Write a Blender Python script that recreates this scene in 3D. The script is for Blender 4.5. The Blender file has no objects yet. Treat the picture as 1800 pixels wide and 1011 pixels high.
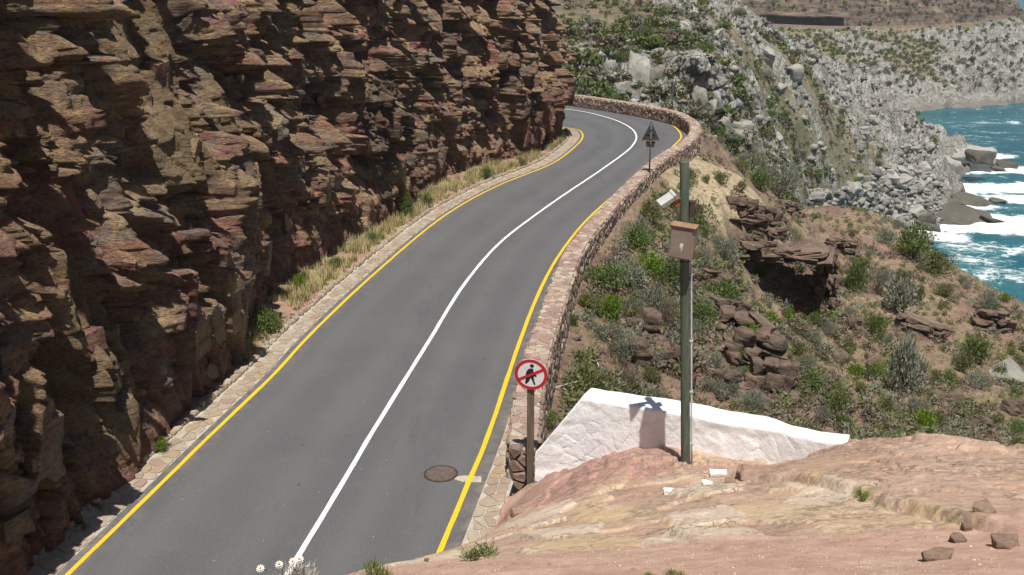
import bpy, bmesh, math, random
import numpy as np
from mathutils import Vector, Matrix

random.seed(7)
RNG = np.random.default_rng(7)
scene = bpy.context.scene

# ------------------------------------------------------------------ camera
CAM_H, FPX, HY = 10.6, 1700.0, -50.0
TH = math.atan((505.5 - HY) / FPX)
cam_d = bpy.data.cameras.new('camera')
cam = bpy.data.objects.new('camera', cam_d)
scene.collection.objects.link(cam)
cam.location = (0, 0, CAM_H)
cam.rotation_euler = (math.pi / 2 - TH, 0, 0)
cam_d.sensor_width = 36.0
cam_d.lens = 36.0 * FPX / 1800.0
cam_d.clip_start = 0.1
cam_d.clip_end = 20000
scene.camera = cam

# ------------------------------------------------------------------ sky, sun, exposure
SUN_EL = math.radians(70)
SUN_H = Vector((0.07, -0.998)).normalized()          # horizontal direction towards the sun
world = bpy.data.worlds.new('World'); scene.world = world
world.use_nodes = True
wn = world.node_tree
sky = wn.nodes.new('ShaderNodeTexSky'); sky.sky_type = 'NISHITA'; sky.sun_disc = False
sky.sun_elevation = SUN_EL
sky.sun_rotation = math.atan2(SUN_H.x, SUN_H.y)
sky.altitude = 100; sky.dust_density = 0.8; sky.air_density = 1.0; sky.ozone_density = 1.0
wn.links.new(sky.outputs[0], wn.nodes['Background'].inputs[0])
wn.nodes['Background'].inputs[1].default_value = 0.05
sun_d = bpy.data.lights.new('sun', 'SUN'); sun_d.energy = 5.0; sun_d.angle = math.radians(0.55)
sun_d.color = (1.0, 0.955, 0.89)
sun = bpy.data.objects.new('sun', sun_d); scene.collection.objects.link(sun)
sd = Vector((SUN_H.x * math.cos(SUN_EL), SUN_H.y * math.cos(SUN_EL), math.sin(SUN_EL)))
sun.rotation_euler = sd.to_track_quat('Z', 'Y').to_euler()
sun.location = (10, -20, 60)
vs = scene.view_settings
vs.view_transform = 'Standard'; vs.look = 'None'; vs.gamma = 1.0; vs.exposure = 0.30
vs.use_curve_mapping = False
scene.cycles.max_bounces = 5; scene.cycles.diffuse_bounces = 3; scene.cycles.glossy_bounces = 2
scene.cycles.transmission_bounces = 2; scene.cycles.transparent_max_bounces = 4

SEA_Z = -41.0

# ------------------------------------------------------------------ geometry helpers
def ray(px, py):
    u = (px - 900) / FPX; v = (py - 505.5) / FPX
    return np.array([u, math.cos(TH) - v * math.sin(TH), -math.sin(TH) - v * math.cos(TH)])
def at(px, py, d):                     # a point d metres in front of the lens plane
    return np.array([0, 0, CAM_H]) + d * ray(px, py)
def atz(px, py, z):                    # a point at height z
    r = ray(px, py); return np.array([0, 0, CAM_H]) + r * ((z - CAM_H) / r[2])
def aty(px, py, y):                    # a point at world y
    r = ray(px, py); return np.array([0, 0, CAM_H]) + r * (y / r[1])

def h2(ix, iy, seed):
    n = (ix.astype(np.int64) * 374761393 + iy.astype(np.int64) * 668265263 + seed * 974634777) & 0xFFFFFFFF
    n = ((n ^ (n >> 13)) * 1274126177) & 0xFFFFFFFF
    n = n ^ (n >> 16)
    n = (n * 2246822519) & 0xFFFFFFFF
    return ((n ^ (n >> 15)) & 0xFFFFFF) / float(0xFFFFFF)
def vnoise(x, y, seed=0):
    x = np.asarray(x, float); y = np.asarray(y, float)
    ix = np.floor(x); iy = np.floor(y); fx = x - ix; fy = y - iy
    fx = fx * fx * (3 - 2 * fx); fy = fy * fy * (3 - 2 * fy)
    ix = ix.astype(np.int64); iy = iy.astype(np.int64)
    a = h2(ix, iy, seed); b = h2(ix + 1, iy, seed); c = h2(ix, iy + 1, seed); d = h2(ix + 1, iy + 1, seed)
    return (a * (1 - fx) + b * fx) * (1 - fy) + (c * (1 - fx) + d * fx) * fy * 1.0
def fbm(x, y, seed=0, oct=4, gain=0.5):
    x = np.asarray(x, float); y = np.asarray(y, float)
    s = 0; a = 1; t = 0
    for o in range(oct):
        s = s + a * (vnoise(x * 2 ** o + o * 17.3, y * 2 ** o - o * 9.1, seed + o) * 2 - 1); t += a; a *= gain
    return s / t
def voro(x, y, seed=0, jit=0.9):       # F1, F2, cell id value
    x = np.asarray(x, float); y = np.asarray(y, float)
    ix = np.floor(x).astype(np.int64); iy = np.floor(y).astype(np.int64)
    f1 = np.full(x.shape, 9.0); f2 = np.full(x.shape, 9.0); idv = np.zeros(x.shape)
    gx = np.zeros(x.shape); gy = np.zeros(x.shape)
    for dx in (-1, 0, 1):
        for dy in (-1, 0, 1):
            cx = ix + dx; cy = iy + dy
            sx = cx + 0.5 + jit * (h2(cx, cy, seed) - 0.5); sy = cy + 0.5 + jit * (h2(cx, cy, seed + 91) - 0.5)
            d = np.hypot(sx - x, sy - y); near = d < f1
            f2 = np.where(near, f1, np.minimum(f2, d))
            idv = np.where(near, h2(cx, cy, seed + 177), idv)
            gx = np.where(near, x - sx, gx); gy = np.where(near, y - sy, gy)
            f1 = np.where(near, d, f1)
    return f1, f2, idv, gx, gy
def sstep(a, b, x):
    t = np.clip((np.asarray(x, float) - a) / (b - a), 0, 1); return t * t * (3 - 2 * t)

class TPS:
    def __init__(self, pts, lam=0.05):
        p = np.array(pts, float); self.c = p[:, :2]; n = len(p)
        K = self.k(np.hypot(*(self.c[:, None, :] - self.c[None, :, :]).transpose(2, 0, 1))) + lam * np.eye(n)
        P = np.c_[np.ones(n), self.c]
        A = np.zeros((n + 3, n + 3)); A[:n, :n] = K; A[:n, n:] = P; A[n:, :n] = P.T
        self.w = np.linalg.solve(A, np.r_[p[:, 2], 0, 0, 0])
    def k(self, r):
        r = np.maximum(r, 1e-6); return r * r * np.log(r) * 0.01
    def __call__(self, x, y):
        x = np.asarray(x, float); y = np.asarray(y, float); sh = x.shape
        X = x.ravel(); Y = y.ravel(); out = np.empty(X.shape)
        for i in range(0, len(X), 40000):
            a = X[i:i + 40000]; b = Y[i:i + 40000]
            r = np.hypot(a[:, None] - self.c[None, :, 0], b[:, None] - self.c[None, :, 1])
            out[i:i + 40000] = self.k(r) @ self.w[:-3] + self.w[-3] + self.w[-2] * a + self.w[-1] * b
        return out.reshape(sh)

def catmull(pts, step):
    p = np.array(pts, float)
    p = np.vstack([2 * p[0] - p[1], p, 2 * p[-1] - p[-2]])
    out = []
    for i in range(1, len(p) - 2):
        n = max(2, int(np.linalg.norm(p[i + 1] - p[i]) / step) + 1)
        for k in range(n):
            t = k / n
            out.append(0.5 * ((2 * p[i]) + (-p[i - 1] + p[i + 1]) * t + (2 * p[i - 1] - 5 * p[i] + 4 * p[i + 1] - p[i + 2]) * t * t + (-p[i - 1] + 3 * p[i] - 3 * p[i + 1] + p[i + 2]) * t ** 3))
    out.append(p[-2])
    return resample(np.array(out), step)
def resample(q, step=None, n=None):
    q = np.asarray(q, float)
    s = np.r_[0, np.cumsum(np.linalg.norm(np.diff(q, axis=0), axis=1))]
    if n is None: n = max(2, int(round(s[-1] / step)) + 1)
    t = np.linspace(0, s[-1], n)
    return np.stack([np.interp(t, s, q[:, k]) for k in range(q.shape[1])], 1)
def smooth(q, it):
    q = np.array(q, float)
    for _ in range(it): q[1:-1] = 0.25 * q[:-2] + 0.5 * q[1:-1] + 0.25 * q[2:]
    return q
def normals(q):                        # left-hand normal in plan
    t = np.gradient(q[:, :2], axis=0); t /= np.linalg.norm(t, axis=1)[:, None] + 1e-9
    return np.stack([-t[:, 1], t[:, 0]], 1)
def offset(q, d):
    r = np.array(q, float); r[:, :2] += normals(q) * (d if np.isscalar(d) else np.asarray(d)[:, None]); return r
class Path:
    def __init__(self, q):
        self.q = np.asarray(q, float)[:, :2]
        self.s = np.r_[0, np.cumsum(np.linalg.norm(np.diff(self.q, axis=0), axis=1))]
        self.n = normals(self.q); self.L = self.s[-1]
    def pos(self, s, t=0):
        x = np.interp(s, self.s, self.q[:, 0]); y = np.interp(s, self.s, self.q[:, 1])
        nx = np.interp(s, self.s, self.n[:, 0]); ny = np.interp(s, self.s, self.n[:, 1])
        return np.stack([x + nx * t, y + ny * t], -1)
    def signed(self, x, y):            # (distance to path, positive on the left hand; arc length)
        x = np.asarray(x, float); sh = x.shape; X = x.ravel(); Y = np.asarray(y, float).ravel()
        q = self.q[::max(1, len(self.q) // 250)]; n = self.n[::max(1, len(self.q) // 250)]; ss = self.s[::max(1, len(self.q) // 250)]
        out = np.empty(X.shape); so = np.empty(X.shape)
        for i in range(0, len(X), 40000):
            d = np.hypot(X[i:i + 40000, None] - q[None, :, 0], Y[i:i + 40000, None] - q[None, :, 1])
            j = d.argmin(1)
            sg = (X[i:i + 40000] - q[j, 0]) * n[j, 0] + (Y[i:i + 40000] - q[j, 1]) * n[j, 1]
            out[i:i + 40000] = np.where(np.abs(sg) < 0.98 * d.min(1) , np.sign(sg) * d.min(1), sg); so[i:i + 40000] = ss[j]
        return out.reshape(sh), so.reshape(sh)

class HF:                              # sampled height field on a rectangular grid
    def __init__(self, x, y, Z): self.x = x; self.y = y; self.Z = Z
    def __call__(self, X, Y):
        X = np.asarray(X, float); Y = np.asarray(Y, float)
        i = np.clip(np.searchsorted(self.x, X) - 1, 0, len(self.x) - 2); j = np.clip(np.searchsorted(self.y, Y) - 1, 0, len(self.y) - 2)
        u = np.clip((X - self.x[i]) / (self.x[i + 1] - self.x[i]), 0, 1); v = np.clip((Y - self.y[j]) / (self.y[j + 1] - self.y[j]), 0, 1); Z = self.Z
        z = (Z[i, j] * (1 - u) + Z[i + 1, j] * u) * (1 - v) + (Z[i, j + 1] * (1 - u) + Z[i + 1, j + 1] * u) * v
        return np.where((X < self.x[0]) | (X > self.x[-1]) | (Y < self.y[0]) | (Y > self.y[-1]), -200.0, z)
def hit_many(px, py, hf, d0, d1, step):
    px = np.asarray(px, float); py = np.asarray(py, float); u = (px - 900) / FPX; v = (py - 505.5) / FPX
    D = np.stack([u, math.cos(TH) - v * math.sin(TH), -math.sin(TH) - v * math.cos(TH)], 1); ts = np.arange(d0, d1, step); out = []
    for k in range(0, len(px), 400):
        P = np.array([0, 0, CAM_H]) + ts[None, :, None] * D[k:k + 400, None, :]; h = hf(P[..., 0], P[..., 1]); below = P[..., 2] < h
        j = below.argmax(1); ok = below.any(1) & (j > 0); q = P[np.arange(len(j)), j]; q[:, 2] = h[np.arange(len(j)), j]; q[~ok] = np.nan; out.append(q)
    return np.concatenate(out)
def proj(P):
    P = np.asarray(P, float) - np.array([0, 0, CAM_H]); d = P[..., 1] * math.cos(TH) - P[..., 2] * math.sin(TH)
    return 900 + FPX * P[..., 0] / d, 505.5 - FPX * (P[..., 1] * math.sin(TH) + P[..., 2] * math.cos(TH)) / d
COL = scene.collection
def link(o, parent=None):
    COL.objects.link(o)
    if parent is not None: o.parent = parent
    return o
def mesh_np(name, V, F, mat=None, smooth_=False, attrs=None):
    """V (n,3), F list of faces or (m,k) int array"""
    me = bpy.data.meshes.new(name)
    V = np.asarray(V, np.float32)
    if isinstance(F, np.ndarray):
        m, k = F.shape
        me.vertices.add(len(V)); me.vertices.foreach_set('co', V.ravel())
        me.loops.add(m * k); me.loops.foreach_set('vertex_index', F.astype(np.int32).ravel())
        me.polygons.add(m)
        me.polygons.foreach_set('loop_start', (np.arange(m) * k).astype(np.int32))
        me.polygons.foreach_set('loop_total', np.full(m, k, np.int32))
        me.update(calc_edges=True)
    else:
        me.from_pydata([tuple(map(float, v)) for v in V], [], F); me.update()
    if smooth_: me.polygons.foreach_set('use_smooth', np.ones(len(me.polygons), bool))
    for an, av in (attrs or {}).items():
        a = me.attributes.new(an, 'FLOAT', 'POINT'); a.data.foreach_set('value', np.asarray(av, np.float32).ravel())
    if mat is not None: me.materials.append(mat)
    return me
def obj(name, me, parent=None, loc=None):
    o = bpy.data.objects.new(name, me); link(o, parent)
    if loc is not None: o.location = tuple(map(float, loc))
    return o
def tag(o, label=None, cat=None, group=None, kind=None):
    if label: o['label'] = label
    if cat: o['category'] = cat
    if group: o['group'] = group
    if kind: o['kind'] = kind
    return o
def thing(name, loc, label, cat, group=None, rot=(0, 0, 0)):
    o = bpy.data.objects.new(name, None); link(o); o.empty_display_size = 0.2
    o.location = tuple(map(float, loc)); o.rotation_euler = rot
    return tag(o, label, cat, group)
def struct(name, me, parent=None):
    o = obj(name, me, parent); o['kind'] = 'structure'; return o
def grid_faces(nu, nv):
    i = np.arange(nu - 1)[:, None] * nv + np.arange(nv - 1)[None, :]
    i = i.ravel(); return np.stack([i, i + nv, i + nv + 1, i + 1], 1)
class MB:                              # small mesh collector
    def __init__(self): self.v = []; self.f = []
    def add(self, V, F):
        b = len(self.v); self.v += [tuple(map(float, p)) for p in V]; self.f += [tuple(int(i) + b for i in q) for q in F]; return self
    def box(self, c, s, rot=None):
        V = np.array([[x, y, z] for x in (-.5, .5) for y in (-.5, .5) for z in (-.5, .5)]) * np.array(s)
        if rot is not None: V = V @ np.array(rot).T
        return self.add(V + np.array(c), [(0, 1, 3, 2), (4, 6, 7, 5), (0, 4, 5, 1), (2, 3, 7, 6), (0, 2, 6, 4), (1, 5, 7, 3)])
    def tube(self, pts, r, n=10, cap=True):
        pts = [Vector(p) for p in pts]; rs = r if hasattr(r, '__len__') else [r] * len(pts)
        V = []; F = []
        for i, p in enumerate(pts):
            t = (pts[min(i + 1, len(pts) - 1)] - pts[max(i - 1, 0)]).normalized()
            a = t.orthogonal().normalized() if abs(t.z) < 0.95 else Vector((1, 0, 0))
            a = (a - t * a.dot(t)).normalized(); b = t.cross(a)
            for k in range(n):
                w = 2 * math.pi * k / n; V.append(p + (a * math.cos(w) + b * math.sin(w)) * rs[i])
        for i in range(len(pts) - 1):
            for k in range(n):
                F.append((i * n + k, i * n + (k + 1) % n, (i + 1) * n + (k + 1) % n, (i + 1) * n + k))
        if cap: F.append(tuple(range(n - 1, -1, -1))); F.append(tuple(range((len(pts) - 1) * n, len(pts) * n)))
        return self.add(V, F)
    def me(self, name, mat, smooth_=False): return mesh_np(name, np.array(self.v), self.f, mat, smooth_)
def bevel_me(me, w, seg=2):
    bm = bmesh.new(); bm.from_mesh(me)
    bmesh.ops.bevel(bm, geom=bm.edges[:], offset=w, segments=seg, affect='EDGES', profile=0.6)
    bm.to_mesh(me); bm.free(); return me

# ------------------------------------------------------------------ materials
class NT:
    def __init__(self, name):
        self.m = bpy.data.materials.new(name); self.m.use_nodes = True
        self.t = self.m.node_tree; self.b = self.t.nodes['Principled BSDF']
        self.b.inputs['Specular IOR Level'].default_value = 0.25
    def n(self, kind, **kw):
        x = self.t.nodes.new('ShaderNode' + kind)
        for k, v in kw.items(): setattr(x, k, v)
        return x
    def l(self, a, b): self.t.links.new(a, b)
    def pos(self, kind='world'):
        if kind == 'world': return self.n('NewGeometry').outputs['Position']
        tc = self.n('TexCoord').outputs['Object']
        oi = self.n('ObjectInfo').outputs['Random']
        mu = self.n('MixRGB', blend_type='ADD'); mu.inputs[0].default_value = 1
        sc = self.n('VectorMath', operation='SCALE'); sc.inputs[0].default_value = (37, 91, 53); self.l(oi, sc.inputs['Scale'])
        ad = self.n('VectorMath', operation='ADD'); self.l(tc, ad.inputs[0]); self.l(sc.outputs[0], ad.inputs[1])
        return ad.outputs[0]
    def noise(self, vec, scale, detail=4, rough=0.55, stretch=None, dist=0):
        if stretch:
            m = self.n('VectorMath', operation='MULTIPLY'); m.inputs[1].default_value = stretch; self.l(vec, m.inputs[0]); vec = m.outputs[0]
        x = self.n('TexNoise'); x.inputs['Scale'].default_value = scale; x.inputs['Detail'].default_value = detail
        x.inputs['Roughness'].default_value = rough; x.inputs['Distortion'].default_value = dist
        self.l(vec, x.inputs['Vector']); return x.outputs['Fac']
    def vor(self, vec, scale, feature='F1', out='Distance', stretch=None):
        if stretch:
            m = self.n('VectorMath', operation='MULTIPLY'); m.inputs[1].default_value = stretch; self.l(vec, m.inputs[0]); vec = m.outputs[0]
        x = self.n('TexVoronoi', feature=feature); x.inputs['Scale'].default_value = scale; self.l(vec, x.inputs['Vector']); return x.outputs[out]
    def ramp(self, fac, stops, interp='LINEAR'):
        x = self.n('ValToRGB'); e = x.color_ramp.elements; x.color_ramp.interpolation = interp
        while len(e) < len(stops): e.new(0.5)
        for i, (p, c) in enumerate(stops):
            e[i].position = p; e[i].color = (c if len(c) == 4 else (*c, 1)) if hasattr(c, '__len__') else (c, c, c, 1)
        self.l(fac, x.inputs[0]); return x.outputs[0]
    def mix(self, fac, a, b, mode='MIX'):
        x = self.n('MixRGB', blend_type=mode)
        for k, v in ((0, fac), (1, a), (2, b)):
            if hasattr(v, 'is_linked') or hasattr(v, 'links'): self.l(v, x.inputs[k])
            elif k == 0: x.inputs[0].default_value = v
            else: x.inputs[k].default_value = (*v, 1)
        return x.outputs[0]
    def math(self, op, a, b=0.0, clamp=False):
        x = self.n('Math', operation=op, use_clamp=clamp)
        for k, v in ((0, a), (1, b)):
            if hasattr(v, 'links'): self.l(v, x.inputs[k])
            else: x.inputs[k].default_value = v
        return x.outputs[0]
    def attr(self, name): return self.n('Attribute', attribute_name=name).outputs['Fac']
    def rand(self): return self.n('ObjectInfo').outputs['Random']
    def bump(self, h, strength=0.5, dist=0.05):
        x = self.n('Bump'); x.inputs['Strength'].default_value = strength; x.inputs['Distance'].default_value = dist
        self.l(h, x.inputs['Height']); self.l(x.outputs[0], self.b.inputs['Normal'])
    def done(self, col=None, rough=0.9, spec=None):
        if col is not None:
            if hasattr(col, 'links'): self.l(col, self.b.inputs['Base Color'])
            else: self.b.inputs['Base Color'].default_value = (*col, 1)
        if hasattr(rough, 'links'): self.l(rough, self.b.inputs['Roughness'])
        else: self.b.inputs['Roughness'].default_value = rough
        if spec is not None: self.b.inputs['Specular IOR Level'].default_value = spec
        return self.m
M = {}
def build_materials():
    # asphalt
    t = NT('asphalt'); p = t.pos()
    big = t.noise(p, 0.35, 3, 0.6); agg = t.vor(p, 60); fine = t.noise(p, 90, 2)
    c = t.ramp(big, [(0.3, (0.070, 0.071, 0.076)), (0.7, (0.094, 0.095, 0.099))])
    c = t.mix(0.35, c, t.ramp(fine, [(0.35, 0.06), (0.5, 0.105), (0.72, 0.20)]), 'MIX')
    sp = t.ramp(t.vor(p, 2.1), [(0.035, 0.9), (0.05, 0.0)])
    c = t.mix(sp, c, (0.24, 0.24, 0.23))
    lane = t.attr('wear')
    c = t.mix(t.math('MULTIPLY', lane, 0.30), c, (0.145, 0.143, 0.14))
    c = t.mix(t.ramp(t.noise(p, 26, 4, 0.8), [(0.34, 0.55), (0.5, 0.0)]), c, (0.055, 0.055, 0.058))
    c = t.mix(t.ramp(t.noise(p, 21, 4, 0.8), [(0.54, 0.0), (0.68, 0.5)]), c, (0.19, 0.188, 0.185))
    c = t.mix(t.math('MULTIPLY', t.attr('edge'), t.ramp(t.noise(p, 2.5, 6, 0.75), [(0.42, 0.0), (0.62, 0.75)])), c, (0.23, 0.185, 0.145))
    pa = t.ramp(t.noise(p, 0.9, 5, 0.7, dist=1.0), [(0.58, 0.0), (0.75, 0.55)])
    c = t.mix(t.math('MULTIPLY', t.ramp(t.vor(p, 150), [(0.15, 1.0), (0.4, 0.0)]), 0.55), c, (0.17, 0.168, 0.165))
    dr_ = t.ramp(t.noise(p, 0.55, 6, 0.75, (1.0, 0.22, 1)), [(0.54, 0.0), (0.70, 0.6)]); c = t.mix(dr_, c, (0.068, 0.068, 0.072))
    oil = t.ramp(t.vor(p, 1.1), [(0.03, 0.75), (0.055, 0.0)]); c = t.mix(oil, c, (0.045, 0.045, 0.048))
    c = t.mix(pa, c, (0.135, 0.132, 0.128))
    t.bump(agg, 0.35, 0.01); M['asphalt'] = t.done(c, 0.85)
    for nm, col, dk in (('yellow_paint', (0.72, 0.46, 0.015), (0.45, 0.30, 0.04)), ('white_paint', (0.80, 0.80, 0.78), (0.45, 0.45, 0.44))):
        t = NT(nm); p = t.pos()
        w = t.ramp(t.noise(p, 14, 6, 0.75), [(0.48, 0.0), (0.70, 0.8)])
        c = t.mix(w, col, dk)
        cr = t.math('MAXIMUM', t.ramp(t.noise(p, 45, 3, 0.7), [(0.62, 0.0), (0.67, 0.8)]), t.ramp(t.noise(p, 3.2, 7, 0.8), [(0.62, 0.0), (0.70, 0.75)]))
        c = t.mix(cr, c, (0.11, 0.11, 0.11)); t.bump(t.noise(p, 80, 2), 0.3, 0.006); M[nm] = t.done(c, 0.7)
    # layered cliff
    t = NT('cliff_rock'); p = t.pos()
    bed = t.noise(p, 1.0, 5, 0.62, (0.45, 0.45, 2.4), 0.4)
    blk = t.vor(p, 1.3, 'F1', 'Color', (0.7, 0.7, 1.5))
    c = t.ramp(bed, [(0.25, (0.085, 0.052, 0.04)), (0.38, (0.19, 0.105, 0.078)), (0.48, (0.29, 0.185, 0.12)), (0.60, (0.38, 0.27, 0.155)), (0.76, (0.23, 0.145, 0.125))])
    gx = t.n('SeparateColor'); t.l(blk, gx.inputs[0])
    c = t.mix(t.ramp(gx.outputs[0], [(0.52, 0.0), (0.88, 0.85)]), c, (0.29, 0.125, 0.105))
    c = t.mix(t.ramp(gx.outputs[1], [(0.5, 0.0), (0.95, 0.65)]), c, (0.20, 0.185, 0.16))
    c = t.mix(t.ramp(t.noise(p, 2.2, 5, 0.7), [(0.50, 0.0), (0.64, 0.75)]), c, (0.44, 0.30, 0.145))
    c = t.mix(t.ramp(t.noise(p, 0.30, 4, 0.6, (1, 1, 0.5)), [(0.52, 0.0), (0.66, 0.75)]), c, (0.075, 0.058, 0.05))
    tan = t.attr('tan')
    c = t.mix(tan, c, t.ramp(t.noise(p, 1.6, 5, 0.65), [(0.3, (0.16, 0.105, 0.058)), (0.55, (0.26, 0.185, 0.105)), (0.75, (0.33, 0.26, 0.17))]))
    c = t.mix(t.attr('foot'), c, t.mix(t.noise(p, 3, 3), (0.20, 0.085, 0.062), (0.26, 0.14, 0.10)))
    c = t.mix(t.ramp(t.noise(p, 9, 4, 0.7), [(0.60, 0.0), (0.72, 0.35)]), c, (0.42, 0.37, 0.30))
    h = t.math('ADD', t.noise(p, 7, 8, 0.7, (0.7, 0.7, 1.8)), t.math('MULTIPLY', t.noise(p, 30, 4, 0.7), 0.3))
    c = t.mix(t.ramp(t.noise(p, 13, 6, 0.75, (0.8, 0.8, 1.6)), [(0.36, 0.75), (0.50, 0.0)]), c, (0.055, 0.038, 0.03))
    t.bump(h, 1.0, 0.16); M['cliff'] = t.done(c, 0.92)
    # loose / standing rocks: per-object variation
    def rockmat(name, stops, warm, scale=1.5, bump=0.7, bd=0.05, lichen=(0.42, 0.38, 0.30), lf=0.35, strat=None, dark=0.5):
        t = NT(name); p = t.pos('obj'); r = t.rand()
        c = t.ramp(t.noise(p, scale, 6, 0.65, strat, 0.3), stops)
        c = t.mix(t.math('MULTIPLY', r, warm[0]), c, warm[1])
        c = t.mix(t.ramp(t.noise(p, scale * 1.7, 5, 0.7), [(0.55, 0.0), (0.72, dark)]), c, tuple(x * 0.35 for x in stops[1][1]))
        c = t.mix(t.ramp(t.noise(p, scale * 5, 4, 0.7), [(0.58, 0.0), (0.7, lf)]), c, lichen)
        t.bump(t.noise(p, scale * 5, 8, 0.72, strat), bump, bd); M[name] = t.done(c, 0.92)
    rockmat('sandstone', [(0.25, (0.10, 0.062, 0.045)), (0.45, (0.19, 0.115, 0.08)), (0.6, (0.25, 0.165, 0.105)), (0.8, (0.19, 0.14, 0.12))], (0.5, (0.24, 0.11, 0.08)), 1.6, 0.9, 0.06, strat=(1, 1, 2.2))
    rockmat('red_outcrop', [(0.25, (0.075, 0.053, 0.042)), (0.42, (0.155, 0.108, 0.082)), (0.58, (0.235, 0.172, 0.13)), (0.75, (0.34, 0.275, 0.195))], (0.25, (0.22, 0.135, 0.10)), 1.1, 1.0, 0.16, strat=(0.8, 0.8, 1.8), lf=0.45, dark=0.7)
    rockmat('granite', [(0.25, (0.15, 0.145, 0.13)), (0.42, (0.27, 0.265, 0.24)), (0.60, (0.38, 0.37, 0.335)), (0.8, (0.30, 0.26, 0.19))], (0.45, (0.25, 0.215, 0.16)), 0.8, 0.9, 0.2, lichen=(0.40, 0.39, 0.36), lf=0.5, dark=0.75)
    rockmat('granite_brown', [(0.25, (0.11, 0.095, 0.082)), (0.45, (0.20, 0.175, 0.15)), (0.62, (0.26, 0.24, 0.215)), (0.8, (0.22, 0.135, 0.09))], (0.2, (0.25, 0.215, 0.16)), 0.8, 0.9, 0.2, lichen=(0.36, 0.34, 0.30), lf=0.4, dark=0.75)
    rockmat('wet_rock', [(0.25, (0.05, 0.048, 0.042)), (0.5, (0.10, 0.094, 0.08)), (0.8, (0.165, 0.15, 0.12))], (0.3, (0.11, 0.09, 0.055)), 0.5, 0.8, 0.15, lf=0.15)
    t = NT('granite_litter'); p = t.pos(); c = t.ramp(t.attr('tint'), [(0.0, (0.17, 0.165, 0.15)), (0.5, (0.28, 0.27, 0.245)), (1.0, (0.40, 0.385, 0.35))]); c = t.mix(t.ramp(t.noise(p, 2.5, 5, .7), [(.4, .7), (.52, 0.)]), c, (0.08, 0.075, 0.065)); t.bump(t.noise(p, 4, 6, .7), .9, .15); M['granite_litter'] = t.done(c, .92)
    rockmat('ochre_rock', [(0.25, (0.26, 0.16, 0.09)), (0.5, (0.36, 0.25, 0.15)), (0.8, (0.44, 0.31, 0.19))], (0.3, (0.34, 0.19, 0.13)), 2.5, 0.7, 0.03)
    # wall and paving stones
    for nm, stops in (('wall_stone', [(0.0, (0.30, 0.19, 0.155)), (0.2, (0.36, 0.25, 0.20)), (0.38, (0.25, 0.165, 0.14)), (0.52, (0.42, 0.335, 0.25)), (0.66, (0.37, 0.265, 0.22)), (0.8, (0.46, 0.395, 0.30)), (0.92, (0.29, 0.235, 0.205))]),
                      ('gutter_stone', [(0.0, (0.34, 0.285, 0.215)), (0.3, (0.40, 0.35, 0.275)), (0.52, (0.30, 0.205, 0.16)), (0.62, (0.37, 0.31, 0.225)), (0.8, (0.36, 0.265, 0.15)), (0.9, (0.30, 0.265, 0.225))]),
                      ('face_stone', [(0.0, (0.19, 0.12, 0.10)), (0.3, (0.27, 0.18, 0.14)), (0.5, (0.33, 0.24, 0.17)), (0.7, (0.21, 0.15, 0.13)), (0.85, (0.42, 0.33, 0.23))])):
        for var in ('', '_id'):
            t = NT(nm + var); p = t.pos()
            r = t.rand() if var == '' else t.attr('cell')
            c = t.ramp(r, stops, 'CONSTANT')
            c = t.mix(t.ramp(t.noise(p, 6, 5, 0.7), [(0.35, 0.35), (0.65, 0.0)]), c, (0.22, 0.16, 0.13))
            c = t.mix(t.ramp(t.noise(p, 25, 3, 0.7), [(0.55, 0.0), (0.75, 0.35)]), c, (0.60, 0.54, 0.45))
            c = t.mix(t.ramp(t.noise(p, 1.7, 5, 0.7), [(0.45, 0.0), (0.62, 0.65 if nm == 'gutter_stone' else 0.25)]), c, (0.27, 0.195, 0.14))
            t.bump(t.noise(p, 18, 6, 0.7), 0.6, 0.03); M[nm + var] = t.done(c, 0.9)
    t = NT('mortar'); p = t.pos()
    c = t.ramp(t.noise(p, 8, 5, 0.7), [(0.3, (0.30, 0.26, 0.205)), (0.7, (0.50, 0.455, 0.38))]); t.bump(t.noise(p, 40, 4), 0.6, 0.02); M['mortar'] = t.done(c, 0.95)
    # earth
    t = NT('verge_soil'); p = t.pos()
    c = t.ramp(t.noise(p, 1.8, 5, 0.65), [(0.3, (0.21, 0.12, 0.085)), (0.5, (0.29, 0.185, 0.13)), (0.7, (0.36, 0.26, 0.18))])
    c = t.mix(t.ramp(t.vor(p, 9), [(0.12, 0.7), (0.22, 0.0)]), c, t.ramp(t.noise(p, 11, 1), [(0.4, (0.15, 0.08, 0.06)), (0.6, (0.46, 0.36, 0.28))]))
    c = t.mix(t.attr('veg'), c, (0.30, 0.245, 0.12))
    t.bump(t.noise(p, 22, 5, 0.7), 0.7, 0.04); M['verge'] = t.done(c, 0.95)
    t = NT('hillside_soil'); p = t.pos()
    n1 = t.noise(p, 0.28, 5, 0.65); n2 = t.noise(p, 1.4, 5, 0.7)
    c = t.ramp(n2, [(0.28, (0.15, 0.10, 0.07)), (0.48, (0.25, 0.175, 0.12)), (0.62, (0.33, 0.245, 0.165)), (0.78, (0.40, 0.31, 0.20))])
    c = t.mix(t.ramp(n1, [(0.46, 0.0), (0.62, 0.55)]), c, (0.225, 0.135, 0.10))
    c = t.mix(t.attr('sand'), c, t.ramp(n2, [(0.3, (0.36, 0.285, 0.175)), (0.7, (0.48, 0.395, 0.255))]))
    g = t.math('MULTIPLY', t.ramp(t.noise(p, 0.9, 6, 0.72), [(0.46, 0.0), (0.60, 0.75)]), t.attr('veg'))
    c = t.mix(g, c, t.ramp(t.noise(p, 3.0, 3), [(0.35, (0.12, 0.125, 0.055)), (0.65, (0.20, 0.18, 0.085))]))
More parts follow.
